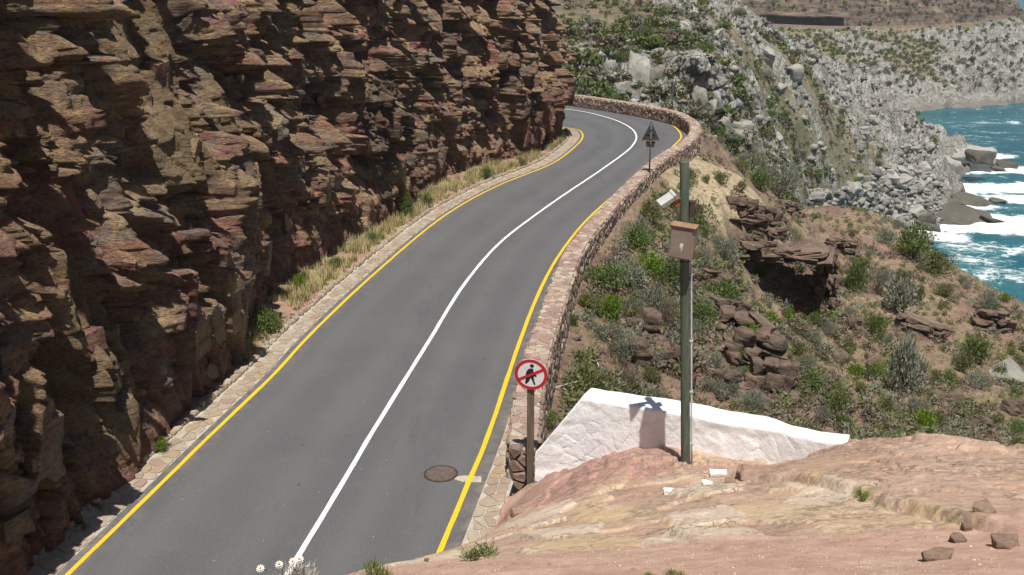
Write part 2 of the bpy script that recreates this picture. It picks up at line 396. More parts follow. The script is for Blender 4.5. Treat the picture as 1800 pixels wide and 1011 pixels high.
    c = t.mix(t.attr('rock'), c, t.ramp(t.noise(p, 1.2, 6, 0.7, (0.5, 0.5, 2)), [(0.3, (0.10, 0.062, 0.05)), (0.5, (0.19, 0.118, 0.092)), (0.7, (0.29, 0.205, 0.15))]))
    c = t.mix(t.ramp(t.noise(p, 4.5, 7, 0.78, (0.7, 0.7, 1.6)), [(0.38, 0.8), (0.50, 0.0)]), c, (0.085, 0.055, 0.042))
    c = t.mix(t.ramp(t.noise(p, 7, 5, 0.75), [(0.56, 0.0), (0.68, 0.6)]), c, (0.40, 0.315, 0.215))
    st = t.ramp(t.vor(p, 3.4), [(0.10, 0.8), (0.18, 0.0)])
    c = t.mix(t.math('MULTIPLY', st, t.ramp(t.noise(p, 0.6, 2), [(0.45, 0), (0.55, 1)])), c, t.ramp(t.noise(p, 5, 1), [(0.42, (0.20, 0.12, 0.09)), (0.58, (0.46, 0.38, 0.28))]))
    t.bump(t.noise(p, 6, 8, 0.75), 0.9, 0.12); M['hillside'] = t.done(c, 0.95)
    t = NT('granite_slope'); p = t.pos()
    n2 = t.noise(p, 0.45, 6, 0.7)
    soil = t.ramp(n2, [(0.3, (0.125, 0.105, 0.065)), (0.5, (0.20, 0.168, 0.108)), (0.7, (0.28, 0.235, 0.155))])
    soil = t.mix(t.ramp(t.noise(p, 0.16, 6, 0.7), [(0.46, 0.0), (0.58, 0.8)]), soil, t.ramp(t.noise(p, 1.5, 4, 0.7), [(0.35, (0.065, 0.075, 0.035)), (0.65, (0.14, 0.14, 0.07))]))
    soil = t.mix(t.math('MULTIPLY', t.ramp(t.noise(p, 0.22, 6, 0.65, (1, 1, 1.5)), [(0.36, 0.0), (0.46, 1.0)]), t.attr('brown')), soil, t.ramp(t.noise(p, 0.22, 7, 0.75, (0.4, 0.4, 3)), [(0.38, (0.045, 0.032, 0.027)), (0.5, (0.105, 0.075, 0.058)), (0.66, (0.20, 0.15, 0.11))]))
    rk = t.ramp(t.noise(p, 0.28, 7, 0.68), [(0.30, (0.13, 0.125, 0.11)), (0.43, (0.225, 0.215, 0.19)), (0.55, (0.32, 0.31, 0.28)), (0.68, (0.40, 0.385, 0.35)), (0.85, (0.26, 0.21, 0.145))])
    for sc_, st_, wd_ in ((0.30, (1.0, 1.6, 0.7), 0.05), (0.85, (1.0, 1.5, 0.7), 0.07)):
        rk = t.mix(t.ramp(t.vor(p, sc_, 'DISTANCE_TO_EDGE', 'Distance', st_), [(0.0, 0.85), (wd_, 0.0)]), rk, (0.05, 0.047, 0.04))
    rk = t.mix(t.ramp(t.noise(p, 3.0, 5, .75), [(0.36, 0.5), (0.47, 0.0)]), rk, (0.09, 0.085, 0.072))
    rk = t.mix(t.ramp(t.noise(p, 1.7, 5, 0.75, (0.6, 1.2, 0.5)), [(0.34, 0.75), (0.44, 0.0)]), rk, (0.07, 0.066, 0.055))
    edge = t.math('ADD', t.attr('rock'), t.math('MULTIPLY', t.math('SUBTRACT', t.noise(p, 0.9, 6, 0.75), 0.5), 1.6))
    c = t.mix(t.ramp(edge, [(0.42, 0.0), (0.55, 1.0)]), soil, rk)
    c = t.mix(t.attr('wet'), c, (0.14, 0.125, 0.095))
    t.bump(t.noise(p, 1.2, 7, 0.7), 0.8, 0.3); M['granite_slope'] = t.done(c, 0.95)
    # foreground outcrop
    t = NT('foreground_rock'); p = t.pos()
    n1 = t.noise(p, 0.55, 5, 0.6, dist=0.6); n2 = t.noise(p, 3.0, 7, 0.7, dist=0.3)
    c = t.ramp(n1, [(0.28, (0.39, 0.235, 0.185)), (0.40, (0.45, 0.30, 0.225)), (0.50, (0.52, 0.375, 0.27)), (0.60, (0.52, 0.395, 0.235)), (0.68, (0.58, 0.475, 0.375)), (0.78, (0.47, 0.33, 0.27))])
    c = t.mix(t.ramp(n2, [(0.50, 0.0), (0.66, 0.6)]), c, (0.37, 0.225, 0.175))
    c = t.mix(t.ramp(t.noise(p, 1.1, 6, 0.7), [(0.51, 0.0), (0.62, 0.75)]), c, (0.63, 0.54, 0.43))
    c = t.mix(0.55, c, t.ramp(t.attr('plate'), [(0.1, (0.40, 0.24, 0.175)), (0.35, (0.53, 0.37, 0.27)), (0.6, (0.57, 0.42, 0.22)), (0.85, (0.66, 0.57, 0.45))]))
    c = t.mix(t.math('MULTIPLY', t.attr('red'), 0.85), c, t.ramp(n2, [(0.3, (0.27, 0.135, 0.11)), (0.6, (0.42, 0.24, 0.20)), (0.75, (0.52, 0.36, 0.29))]))
    c = t.mix(t.math('MULTIPLY', t.attr('brown'), 0.8), c, t.ramp(n2, [(0.3, (0.33, 0.20, 0.15)), (0.6, (0.46, 0.305, 0.22)), (0.75, (0.54, 0.40, 0.31))]))
    lich = t.math('MULTIPLY', t.ramp(t.noise(p, 0.8, 3), [(0.44, 0.0), (0.56, 1.0)]), t.ramp(t.noise(p, 7, 6, 0.75), [(0.46, 0.0), (0.56, 0.9)]))
    c = t.mix(t.math('MULTIPLY', lich, 0.75), c, (0.17, 0.14, 0.115))
    wv = t.n('VectorMath', operation='ADD'); wn_ = t.n('TexNoise'); wn_.inputs['Scale'].default_value = 1.6; wn_.inputs['Detail'].default_value = 4; t.l(p, wn_.inputs['Vector']); t.l(p, wv.inputs[0]); t.l(wn_.outputs['Color'], wv.inputs[1])
    for sc, wd, am in ((0.8, 0.014, 0.85), (2.3, 0.016, 0.7)):
        crk = t.ramp(t.vor(wv.outputs[0], sc, 'DISTANCE_TO_EDGE', 'Distance', (0.7, 1.5, 1)), [(0.0, am), (wd, 0.0)])
        c = t.mix(t.math('MULTIPLY', crk, t.ramp(t.noise(p, 1.7 * sc), [(0.46, 0), (0.56, 1)])), c, (0.12, 0.075, 0.05))
    c = t.mix(t.ramp(t.noise(p, 16, 6, 0.78), [(0.36, 0.55), (0.48, 0.0)]), c, (0.24, 0.14, 0.10))
    c = t.mix(t.ramp(t.noise(p, 11, 6, 0.78), [(0.57, 0.0), (0.68, 0.6)]), c, (0.66, 0.57, 0.46))
    gm = t.math('MULTIPLY', t.attr('gravel'), 0.9)
    c = t.mix(gm, c, t.mix(t.ramp(t.vor(p, 28), [(0.1, 0.8), (0.3, 0.0)]), t.ramp(t.noise(p, 2, 4), [(0.3, (0.39, 0.235, 0.175)), (0.7, (0.52, 0.355, 0.27))]), t.ramp(t.noise(p, 33, 1), [(0.4, (0.24, 0.12, 0.09)), (0.6, (0.62, 0.46, 0.38))])))
    t.bump(t.math('ADD', t.noise(p, 9, 9, 0.78), t.math('MULTIPLY', t.vor(wv.outputs[0], 3.1, 'DISTANCE_TO_EDGE', 'Distance', (0.8, 1.3, 1)), 0.6)), 0.55, 0.045); M['fore_rock'] = t.done(c, 0.93)
    rockmat('edge_rock', [(0.25, (0.22, 0.14, 0.105)), (0.42, (0.36, 0.235, 0.175)), (0.6, (0.46, 0.33, 0.24)), (0.8, (0.50, 0.38, 0.26))], (0.3, (0.30, 0.18, 0.14)), 2.0, 0.9, 0.05)
    t = NT('gravel'); t.done(t.ramp(t.attr('tint'), [(0.0, (0.26, 0.14, 0.10)), (0.5, (0.42, 0.27, 0.20)), (1.0, (0.58, 0.45, 0.36))]), .95); M['gravel'] = t.m
    # paint, wood, metal
    t = NT('whitewash'); p = t.pos()
    c = t.ramp(t.noise(p, 5, 6, 0.7), [(0.3, (0.74, 0.755, 0.77)), (0.6, (0.86, 0.87, 0.88))])
    c = t.mix(t.ramp(t.noise(p, 12, 5, 0.75), [(0.69, 0.0), (0.78, 0.35)]), c, (0.52, 0.46, 0.41))
    t.bump(t.noise(p, 10, 7, 0.7), 0.5, 0.04); M['whitewash'] = t.done(c, 0.85)
    def simple(name, a, b, scale=8, rough=0.6, spec=0.3, metal=0, bump=0.2, stretch=None):
        t = NT(name); p = t.pos('obj'); c = t.ramp(t.noise(p, scale, 6, 0.7, stretch), [(0.35, a), (0.68, b)])
        t.b.inputs['Metallic'].default_value = metal
        t.bump(t.noise(p, scale * 4, 4, 0.7, stretch), bump, 0.01); M[name] = t.done(c, rough, spec)
    simple('green_pole', (0.058, 0.082, 0.062), (0.13, 0.15, 0.105), 5, 0.75, stretch=(3, 3, 0.35), bump=0.5)
    simple('wood_post', (0.10, 0.075, 0.052), (0.19, 0.15, 0.105), 6, 0.85, stretch=(4, 4, 0.3), bump=0.6)
    simple('box_steel', (0.235, 0.185, 0.15), (0.30, 0.25, 0.205), 4, 0.6)
    simple('rust', (0.18, 0.07, 0.03), (0.34, 0.15, 0.07), 9, 0.85)
    simple('rust_sheet', (0.15, 0.072, 0.045), (0.20, 0.10, 0.062), 5, 0.8)
    simple('lid_rust', (0.22, 0.12, 0.065), (0.32, 0.21, 0.14), 9, 0.85)
    simple('dark_rust', (0.045, 0.03, 0.025), (0.09, 0.05, 0.035), 9, 0.85)
    simple('conduit', (0.42, 0.42, 0.42), (0.6, 0.6, 0.6), 6, 0.5)
    simple('lamp_white', (0.38, 0.39, 0.36), (0.50, 0.51, 0.47), 4, 0.5)
    simple('sign_back', (0.035, 0.04, 0.038), (0.065, 0.07, 0.066), 5, 0.55)
    simple('sign_post_metal', (0.055, 0.062, 0.055), (0.10, 0.105, 0.09), 6, 0.6, stretch=(3, 3, 0.4))
    simple('sign_white', (0.70, 0.70, 0.71), (0.80, 0.80, 0.80), 6, 0.4)
    simple('sign_red', (0.42, 0.02, 0.025), (0.55, 0.035, 0.045), 6, 0.4)
    simple('sign_black', (0.012, 0.012, 0.02), (0.03, 0.03, 0.04), 6, 0.5)
    simple('iron', (0.075, 0.06, 0.052), (0.15, 0.115, 0.095), 12, 0.7, bump=0.6)
    simple('flower', (0.70, 0.66, 0.62), (0.85, 0.83, 0.80), 6, 0.7)
    simple('flower_eye', (0.35, 0.16, 0.05), (0.5, 0.25, 0.08), 6, 0.7)
    simple('dead_wood', (0.30, 0.27, 0.23), (0.50, 0.47, 0.42), 8, 0.9)
    simple('stem_wood', (0.09, 0.065, 0.045), (0.17, 0.13, 0.10), 8, 0.9)
    # foliage
    def leaf(name, a, b, rough=0.6, trans=0.25):
        t = NT(name); p = t.pos('obj'); r = t.rand()
        f = t.math('ADD', t.math('MULTIPLY', t.noise(p, 1.6, 3), 0.65), t.math('MULTIPLY', r, 0.35))
        f2 = t.math('ADD', t.math('MULTIPLY', f, 0.6), t.math('MULTIPLY', t.attr('tint'), 0.4))
        c = t.ramp(f2, [(0.28, a), (0.66, b)])
        tr = t.n('BsdfTranslucent'); t.l(c, tr.inputs[0]); mx = t.n('MixShader'); mx.inputs[0].default_value = trans
        t.done(c, rough, 0.3); out = t.t.nodes['Material Output']
        t.l(t.b.outputs[0], mx.inputs[1]); t.l(tr.outputs[0], mx.inputs[2]); t.l(mx.outputs[0], out.inputs[0]); M[name] = t.m
    leaf('leaf_green', (0.072, 0.110, 0.026), (0.165, 0.225, 0.062))
    leaf('leaf_bright', (0.085, 0.15, 0.010), (0.20, 0.30, 0.025))
    leaf('leaf_olive', (0.095, 0.108, 0.034), (0.195, 0.208, 0.078))
    leaf('leaf_grey', (0.145, 0.158, 0.11), (0.275, 0.29, 0.21))
    leaf('leaf_dry', (0.13, 0.105, 0.075), (0.25, 0.205, 0.15))
    leaf('leaf_silver', (0.10, 0.12, 0.075), (0.34, 0.35, 0.27))
    leaf('grass_dry', (0.33, 0.275, 0.13), (0.56, 0.48, 0.26))
    leaf('grass_green', (0.11, 0.15, 0.03), (0.24, 0.27, 0.08))
    leaf('twig_grey', (0.26, 0.25, 0.22), (0.46, 0.45, 0.40), 0.8, 0.05)
    # sea
    t = NT('sea_water'); p = t.pos()
    foam = t.attr('foam')
    n = t.noise(p, 0.075, 8, 0.75, (0.8, 1.0, 1), 2.0); nf = t.noise(p, 0.35, 7, 0.8, (0.9, 1.2, 1), 1.5)
    c = t.ramp(t.noise(p, 0.025, 4, 0.6, (0.6, 1, 1)), [(0.35, (0.007, 0.072, 0.102)), (0.65, (0.013, 0.124, 0.148))])
    c = t.mix(t.attr('shoal'), c, (0.045, 0.20, 0.20))
    s = t.math('ADD', foam, t.math('MULTIPLY', t.math('SUBTRACT', t.math('ADD', t.math('MULTIPLY', n, 0.5), t.math('MULTIPLY', nf, 0.5)), 0.5), 4.2))
    fm = t.ramp(s, [(0.44, 0.0), (0.58, 0.22), (0.76, 0.7), (0.95, 1.0)])
    c = t.mix(fm, c, (0.82, 0.85, 0.86))
    h = t.math('ADD', t.noise(p, 0.6, 5, 0.65, (0.5, 1.2, 1)), t.math('MULTIPLY', t.noise(p, 0.12, 3, 0.6, (0.5, 1.4, 1)), 2.0))
    t.bump(h, 0.55, 0.9)
    M['sea'] = t.done(c, t.math('ADD', t.math('MULTIPLY', fm, 0.6), 0.22), 0.35)
build_materials()

# ================================================================== ROAD LINES (measured, on the road plane z = 0)
Lp = [(119,1010),(361.5,773),(488,652),(536.5,597),(655,484),(780,380),(875,326.5),(970,288),(1014,255),(1025,240),(1020,231),(1003.6,225.5)]
Wp = [(520,985),(645,775),(756,596),(815,501),(875,430),(934,383),(993.5,341),(1049,304),(1100,267.5),(1114,253),(1119,243),(1117,234),(1109,225),(1089,214),(1062,205),(1005,193)]
Rp = [(775,965),(825,845),(860,760),(916,593),(952,504),(985,445),(1029,389),None,(1193,248),(1198,240),(1193,230),(1182,220),(1155,210),(1110,199),(1005,182)]
def ext(q, back, fwd):
    q = [np.array(p[:2]) for p in q]
    d0 = (q[0] - q[2]) / np.linalg.norm(q[0] - q[2]); d1 = np.array(fwd) / np.linalg.norm(fwd)
    return [q[0] + d0 * back] + q + [q[-1] + d1 * k for k in (8, 18, 30)]
Ww = [atz(*p, 0) for p in Wp]
Lw = [atz(*p, 0) for p in Lp]
wc = catmull([p[:2] for p in Ww], 0.5)
Rw = []
for p in Rp:
    if p is None:
        o = offset(wc, -2.35)
        for yy in (47.5, 52.5, 57.0):
            Rw.append(o[np.argmin(np.abs(o[:, 1] - yy) + (o[:, 1] > 66) * 99)])
    else: Rw.append(atz(*p, 0)[:2])
Lc = smooth(catmull(ext(Lw, 34, (-0.9, 0.55)), 0.4), 6)
Wc = smooth(catmull(ext(Ww, 34, (-0.86, 0.62)), 0.4), 6)
Rc = smooth(catmull(ext(Rw, 34, (-0.80, 0.70)), 0.4), 6)
N = 360
roadL = resample(offset(Lc, 0.22), n=N); roadR = resample(offset(Rc, -0.36), n=N); roadC = resample(Wc, n=N)

# wall: inner top edge measured at cap height
CAPZ = 0.92
WIp = [(893,778),(903,705),(913,655),(931,596),(955,532),(993.5,439),(1049,371),(1091,328),(1148,278),(1194,250),(1210,235),(1214,225),(1211,214),(1201,207),(1178,196),(1114,183),(1003.5,167)]
WIw = [atz(*p, CAPZ)[:2] for p in WIp]
d1 = np.array([-0.80, 0.70])
Wi = smooth(catmull(WIw + [WIw[-1] + d1 * k for k in (8, 18, 30)], 0.3), 5)
WALL_W = 0.66
wall_path = Path(Wi)                               # left normal points to the road; the body lies at t in (-WALL_W, 0)

def strip(name, a, b, za, zb, mat, nv=2, attrs=None, parent=None):
    nu = len(a); V = np.zeros((nu, nv, 3))
    for j in range(nv):
        t = j / (nv - 1); V[:, j, :2] = a * (1 - t) + b * t; V[:, j, 2] = za * (1 - t) + zb * t
    me = mesh_np(name, V.reshape(-1, 3), grid_faces(nu, nv)[:, ::-1], mat, False, attrs)
    return struct(name, me, parent)
def road_sheet():
    nv = 49; V = np.zeros((N, nv, 3)); wear = np.zeros((N, nv)); edge = np.zeros((N, nv))
    for j in range(nv):
        t = j / (nv - 1) * 2
        V[:, j, :2] = roadL * (1 - t) + roadC * t if t <= 1 else roadC * (2 - t) + roadR * (t - 1)
        u = t % 1.0
        edge[:, j] = max(0, 1 - min(t, 2 - t) / 0.16); wear[:, j] = math.exp(-((u - 0.27) / 0.12) ** 2) + math.exp(-((u - 0.75) / 0.12) ** 2)
    me = mesh_np('road', V.reshape(-1, 3), grid_faces(N, nv)[:, ::-1], M['asphalt'], False, {'wear': wear, 'edge': edge})
    return struct('road', me)
road = road_sheet()
def line(name, c, w, mat):
    p = Path(c); s = np.arange(0, p.L, 0.3)
    jit = 0.012
    a = p.pos(s, w / 2 + jit * (vnoise(s * 1.7, s * 0, 3) - .5)); b = p.pos(s, -w / 2 + jit * (vnoise(s * 1.9, s * 0 + 7, 5) - .5))
    o = strip(name, a, b, 0.004, 0.004, mat, 2, parent=road); return o
line('edge_line', Lc, 0.098, M['yellow_paint']); line('edge_line', Rc, 0.110, M['yellow_paint']); line('centre_line', Wc, 0.112, M['white_paint'])

# ------------------------------------------------------------------ crazy paving generator
def clip_poly(poly, a, b):             # keep the side nearer to a than b
    m = (a + b) / 2; n = b - a; out = []
    for i in range(len(poly)):
        p = poly[i]; q = poly[(i + 1) % len(poly)]; dp = np.dot(p - m, n); dq = np.dot(q - m, n)
        if dp <= 0: out.append(p)
        if (dp < 0 < dq) or (dq < 0 < dp): out.append(p + (q - p) * (dp / (dp - dq)))
    return out
def cells(s0, s1, t0, t1, cs, ct, seed, mortar=0.02, jit=0.98):
    r = random.Random(seed); nx = max(1, int((s1 - s0) / cs)); ny = max(1, int(round((t1 - t0) / ct)))
    dx = (s1 - s0) / nx; dy = (t1 - t0) / ny
    S = {}
    for i in range(-1, nx + 1):
        for j in range(-1, ny + 1):
            S[i, j] = np.array([s0 + (i + .5 + (j % 2) * .45 + jit * (r.random() - .5)) * dx, t0 + (j + .5 + jit * .8 * (r.random() - .5)) * dy])
    out = []
    for i in range(nx):
        for j in range(ny):
            c = S[i, j]; poly = [np.array(p) for p in ((s0 + (i - 1.2) * dx, t0), (s0 + (i + 2.2) * dx, t0), (s0 + (i + 2.2) * dx, t1), (s0 + (i - 1.2) * dx, t1))]
            for di in (-2, -1, 0, 1, 2):
                for dj in (-1, 0, 1):
                    if (di or dj) and (i + di, j + dj) in S: poly = clip_poly(poly, c, S[i + di, j + dj])
                    if len(poly) < 3: break
                if len(poly) < 3: break
            if len(poly) < 3: continue
            poly = np.array(poly); ce = poly.mean(0); rad = np.linalg.norm(poly - ce, axis=1)
            k = np.maximum(0.3, 1 - mortar / np.maximum(rad, 0.03))
            poly = ce + (poly - ce) * k[:, None]
            # cut the corners so that no outline is a perfect polygon
            q = []
            for a in range(len(poly)):
                p0 = poly[a - 1]; p1 = poly[a]; p2 = poly[(a + 1) % len(poly)]
                f = 0.05 + 0.15 * r.random()
                q += [p1 + (p0 - p1) * f, p1 + (p2 - p1) * f]
            q = np.array(q); keep = [0]
            for a in range(1, len(q)):
                if np.linalg.norm(q[a] - q[keep[-1]]) > 0.02: keep.append(a)
            q = q[keep]
            if len(q) >= 4: out.append((ce, q, r.random()))
    return out
def stone_geo(poly, h, inset, r):
    """returns local (s,t,h) verts and faces: foot ring, shoulder ring, top ring, cap"""
    c = poly.mean(0); n = len(poly)
    tx, ty = (r - .5) * 0.05, ((r * 7.3) % 1 - .5) * 0.05
    V = [(*p, -0.03) for p in poly] + [(*p, h * 0.55 + (p - c) @ np.array([tx, ty])) for p in poly] + [(*(c + (p - c) * (1 - inset)), h + (p - c) @ np.array([tx, ty])) for p in poly]
    F = [(k, (k + 1) % n, n + (k + 1) % n, n + k) for k in range(n)] + [(n + k, n + (k + 1) % n, 2 * n + (k + 1) % n, 2 * n + k) for k in range(n)] + [tuple(range(2 * n, 3 * n))]
    return V, F
def lay(cell_list, mapper, parent, name, mat, mat_id, dist, limit, h=0.03, inset=0.14, stuff='stone_mass'):
    """nearest `limit` cells become parts, the others one joined part of kind stuff; mapper takes arrays (s, t, h)"""
    if not cell_list: return
    C = np.array([c[0] for c in cell_list]); P = mapper(C[:, 0], C[:, 1], np.zeros(len(C)))
    order = np.argsort([dist(p) for p in P], kind='stable')
    geo = [stone_geo(cell_list[i][1], h * (0.6 + 0.8 * cell_list[i][2]), inset, cell_list[i][2]) for i in order]
    allv = np.concatenate([np.array(g[0]) for g in geo]); W = mapper(allv[:, 0], allv[:, 1], allv[:, 2])
    rv = []; rf = []; ids = []; b = 0; nb = 0
    for k, (V, F) in enumerate(geo):
        Q = W[b:b + len(V)]; b += len(V)
        if k < limit:
            o0 = Q.mean(0); obj(name, mesh_np(name, Q - o0, F, mat), parent, o0)
        else:
            rv.append(Q); rf += [tuple(i + nb for i in f) for f in F]; nb += len(V); ids += [cell_list[order[k]][2]] * len(V)
    if rv:
        me = mesh_np(stuff, np.concatenate(rv), rf, mat_id, False, {'cell': np.array(ids)})
        o = obj(stuff, me, parent); o['kind'] = 'stuff'
camd = lambda p: float(np.linalg.norm(np.array(p) - np.array([0, 0, CAM_H])))

# ------------------------------------------------------------------ paved gutters
gl = Path(offset(Lc, 0.22))                         # left hand = towards the cliff
def s_at(path, px, py, z=0.0):
    p = atz(px, py, z); return float(path.signed(np.array([p[0]]), np.array([p[1]]))[1][0])
def gutter_left():
    s = np.arange(0, gl.L, 0.5)
    o = strip('gutter', gl.pos(s, 0.0), gl.pos(s, 0.80), -0.006, 0.05, M['mortar'], 4)
    o['label'] = 'pale stone gutter along the cliff side of the road'
    s0 = s_at(gl, 119, 1010) - 1.5; s1 = s_at(gl, 1003, 225) + 3
    fl = cells(s0, s1, 0.01, 0.54, 0.34, 0.25, 11, 0.016)
    lay(fl, lambda a, t, h: np.c_[gl.pos(a, t), 0.004 + t * 0.06 + h], o, 'paving_stone', M['gutter_stone'], M['gutter_stone_id'], camd, 190, 0.018)
    ed = cells(s0, s1, 0.56, 0.80, 0.20, 0.24, 12, 0.022)
    lay(ed, lambda a, t, h: np.c_[gl.pos(a, t), 0.04 + h], o, 'edging_stone', M['gutter_stone'], M['gutter_stone_id'], camd, 110, 0.10, 0.25, 'edging_mass')
gutter_left()
gr = Path(offset(Rc, -0.36))                        # right-hand gutter: t negative
def gutter_right():
    s = np.arange(0, gr.L, 0.5)
    _, sw = wall_path.signed(gr.pos(s)[:, 0], gr.pos(s)[:, 1])
    dw, _ = wall_path.signed(gr.pos(s)[:, 0], gr.pos(s)[:, 1])
    wd = np.clip(np.where(gr.pos(s)[:, 1] < 20.5, 0.56, np.abs(dw)), 0.12, 0.6)
    o = strip('gutter', gr.pos(s, 0.0), gr.pos(s, -wd - 0.05), -0.006, 0.02, M['mortar'], 3)
    o['label'] = 'pale stone gutter between the asphalt and the parapet wall'
    s0 = s_at(gr, 800, 975) - 3; s1 = s_at(gr, 1005, 180) + 2
    cl = []
    for ce, poly, r in cells(s0, s1, 0.015, 0.56, 0.36, 0.27, 21, 0.02):
        w = float(np.interp(ce[0], s, wd))
        if w > 0.2: cl.append((ce * np.array([1, w / .56]), poly * np.array([1, w / .56]), r))
    lay(cl, lambda a, t, h: np.c_[gr.pos(a, -t), 0.004 + t * .03 + h], o, 'paving_stone', M['gutter_stone'], M['gutter_stone_id'], camd, 150, 0.022)
gutter_right()

# ------------------------------------------------------------------ parapet wall
def ground_out(s):                                   # ground level along the seaward foot of the wall
    return np.interp(s, [0, 4, 9, 16, 30, 60, 200], [-0.55, -0.75, -0.55, -0.15, 0.05, -0.1, 0.0])
def parapet():
    root = thing('parapet_wall', (*wall_path.pos(0.0, -WALL_W / 2), 0), 'long low rubble stone parapet wall curving along the seaward edge of the road', 'wall')
    inv = np.array(root.location)
    s = np.arange(0, wall_path.L, 0.4); ring = []
    prof = [(0.0, -0.1), (-0.03, CAPZ - 0.05), (-0.05, CAPZ - 0.025), (-WALL_W + 0.05, CAPZ - 0.025), (-WALL_W + 0.03, CAPZ - 0.05), (-WALL_W, -1.6)]
    V = np.zeros((len(s), len(prof), 3))
    for j, (t, z) in enumerate(prof):
        V[:, j, :2] = wall_path.pos(s, t); V[:, j, 2] = z
    k = len(prof)
    F = [tuple(f) for f in grid_faces(len(s), k)] + [tuple(range(k))]
    me = mesh_np('wall_core', V.reshape(-1, 3) - inv, F, M['mortar']); obj('wall_core', me, root)
    s1 = s_at(wall_path, 1003, 167, CAPZ) + 6
    loc = lambda f: (lambda a, t, h: np.array(f(a, t, h)) - inv)
    cam_l = lambda p: camd(np.array(p) + inv)
    cap = cells(0.04, s1, 0.0, WALL_W, 0.30, 0.22, 31, 0.017)
    lay(cap, loc(lambda a, t, h: np.c_[wall_path.pos(a, -t), CAPZ - 0.02 + h]), root, 'cap_stone', M['wall_stone'], M['wall_stone_id'], cam_l, 300, 0.022, 0.12, 'cap_stone_mass')
    outf = cells(0.0, s1, -1.0, CAPZ - 0.04, 0.34, 0.19, 32, 0.02)
    lay(outf, loc(lambda a, t, h: np.c_[wall_path.pos(a, -WALL_W - h), t]), root, 'face_stone', M['face_stone'], M['face_stone_id'], cam_l, 240, 0.05, 0.3, 'face_stone_mass')
    inn = cells(0.0, s1, 0.02, CAPZ - 0.04, 0.34, 0.19, 33, 0.02)
    lay(inn, loc(lambda a, t, h: np.c_[wall_path.pos(a, h), t]), root, 'inner_face_stone', M['face_stone'], M['face_stone_id'], cam_l, 60, 0.05, 0.3, 'inner_face_mass')
    tdir = (wall_path.q[1] - wall_path.q[0]); tdir = tdir / np.linalg.norm(tdir); nrm = wall_path.n[0]
    p0 = wall_path.q[0]
    end = cells(0.0, WALL_W, -0.5, CAPZ - 0.04, 0.24, 0.19, 34, 0.018)
    lay(end, loc(lambda a, t, h: np.c_[p0 - nrm * a[:, None] - tdir * (0.10 * np.sin(math.pi * a / WALL_W) + h)[:, None], t]), root, 'end_stone', M['face_stone'], M['face_stone_id'], cam_l, 60, 0.05, 0.3)
parapet()

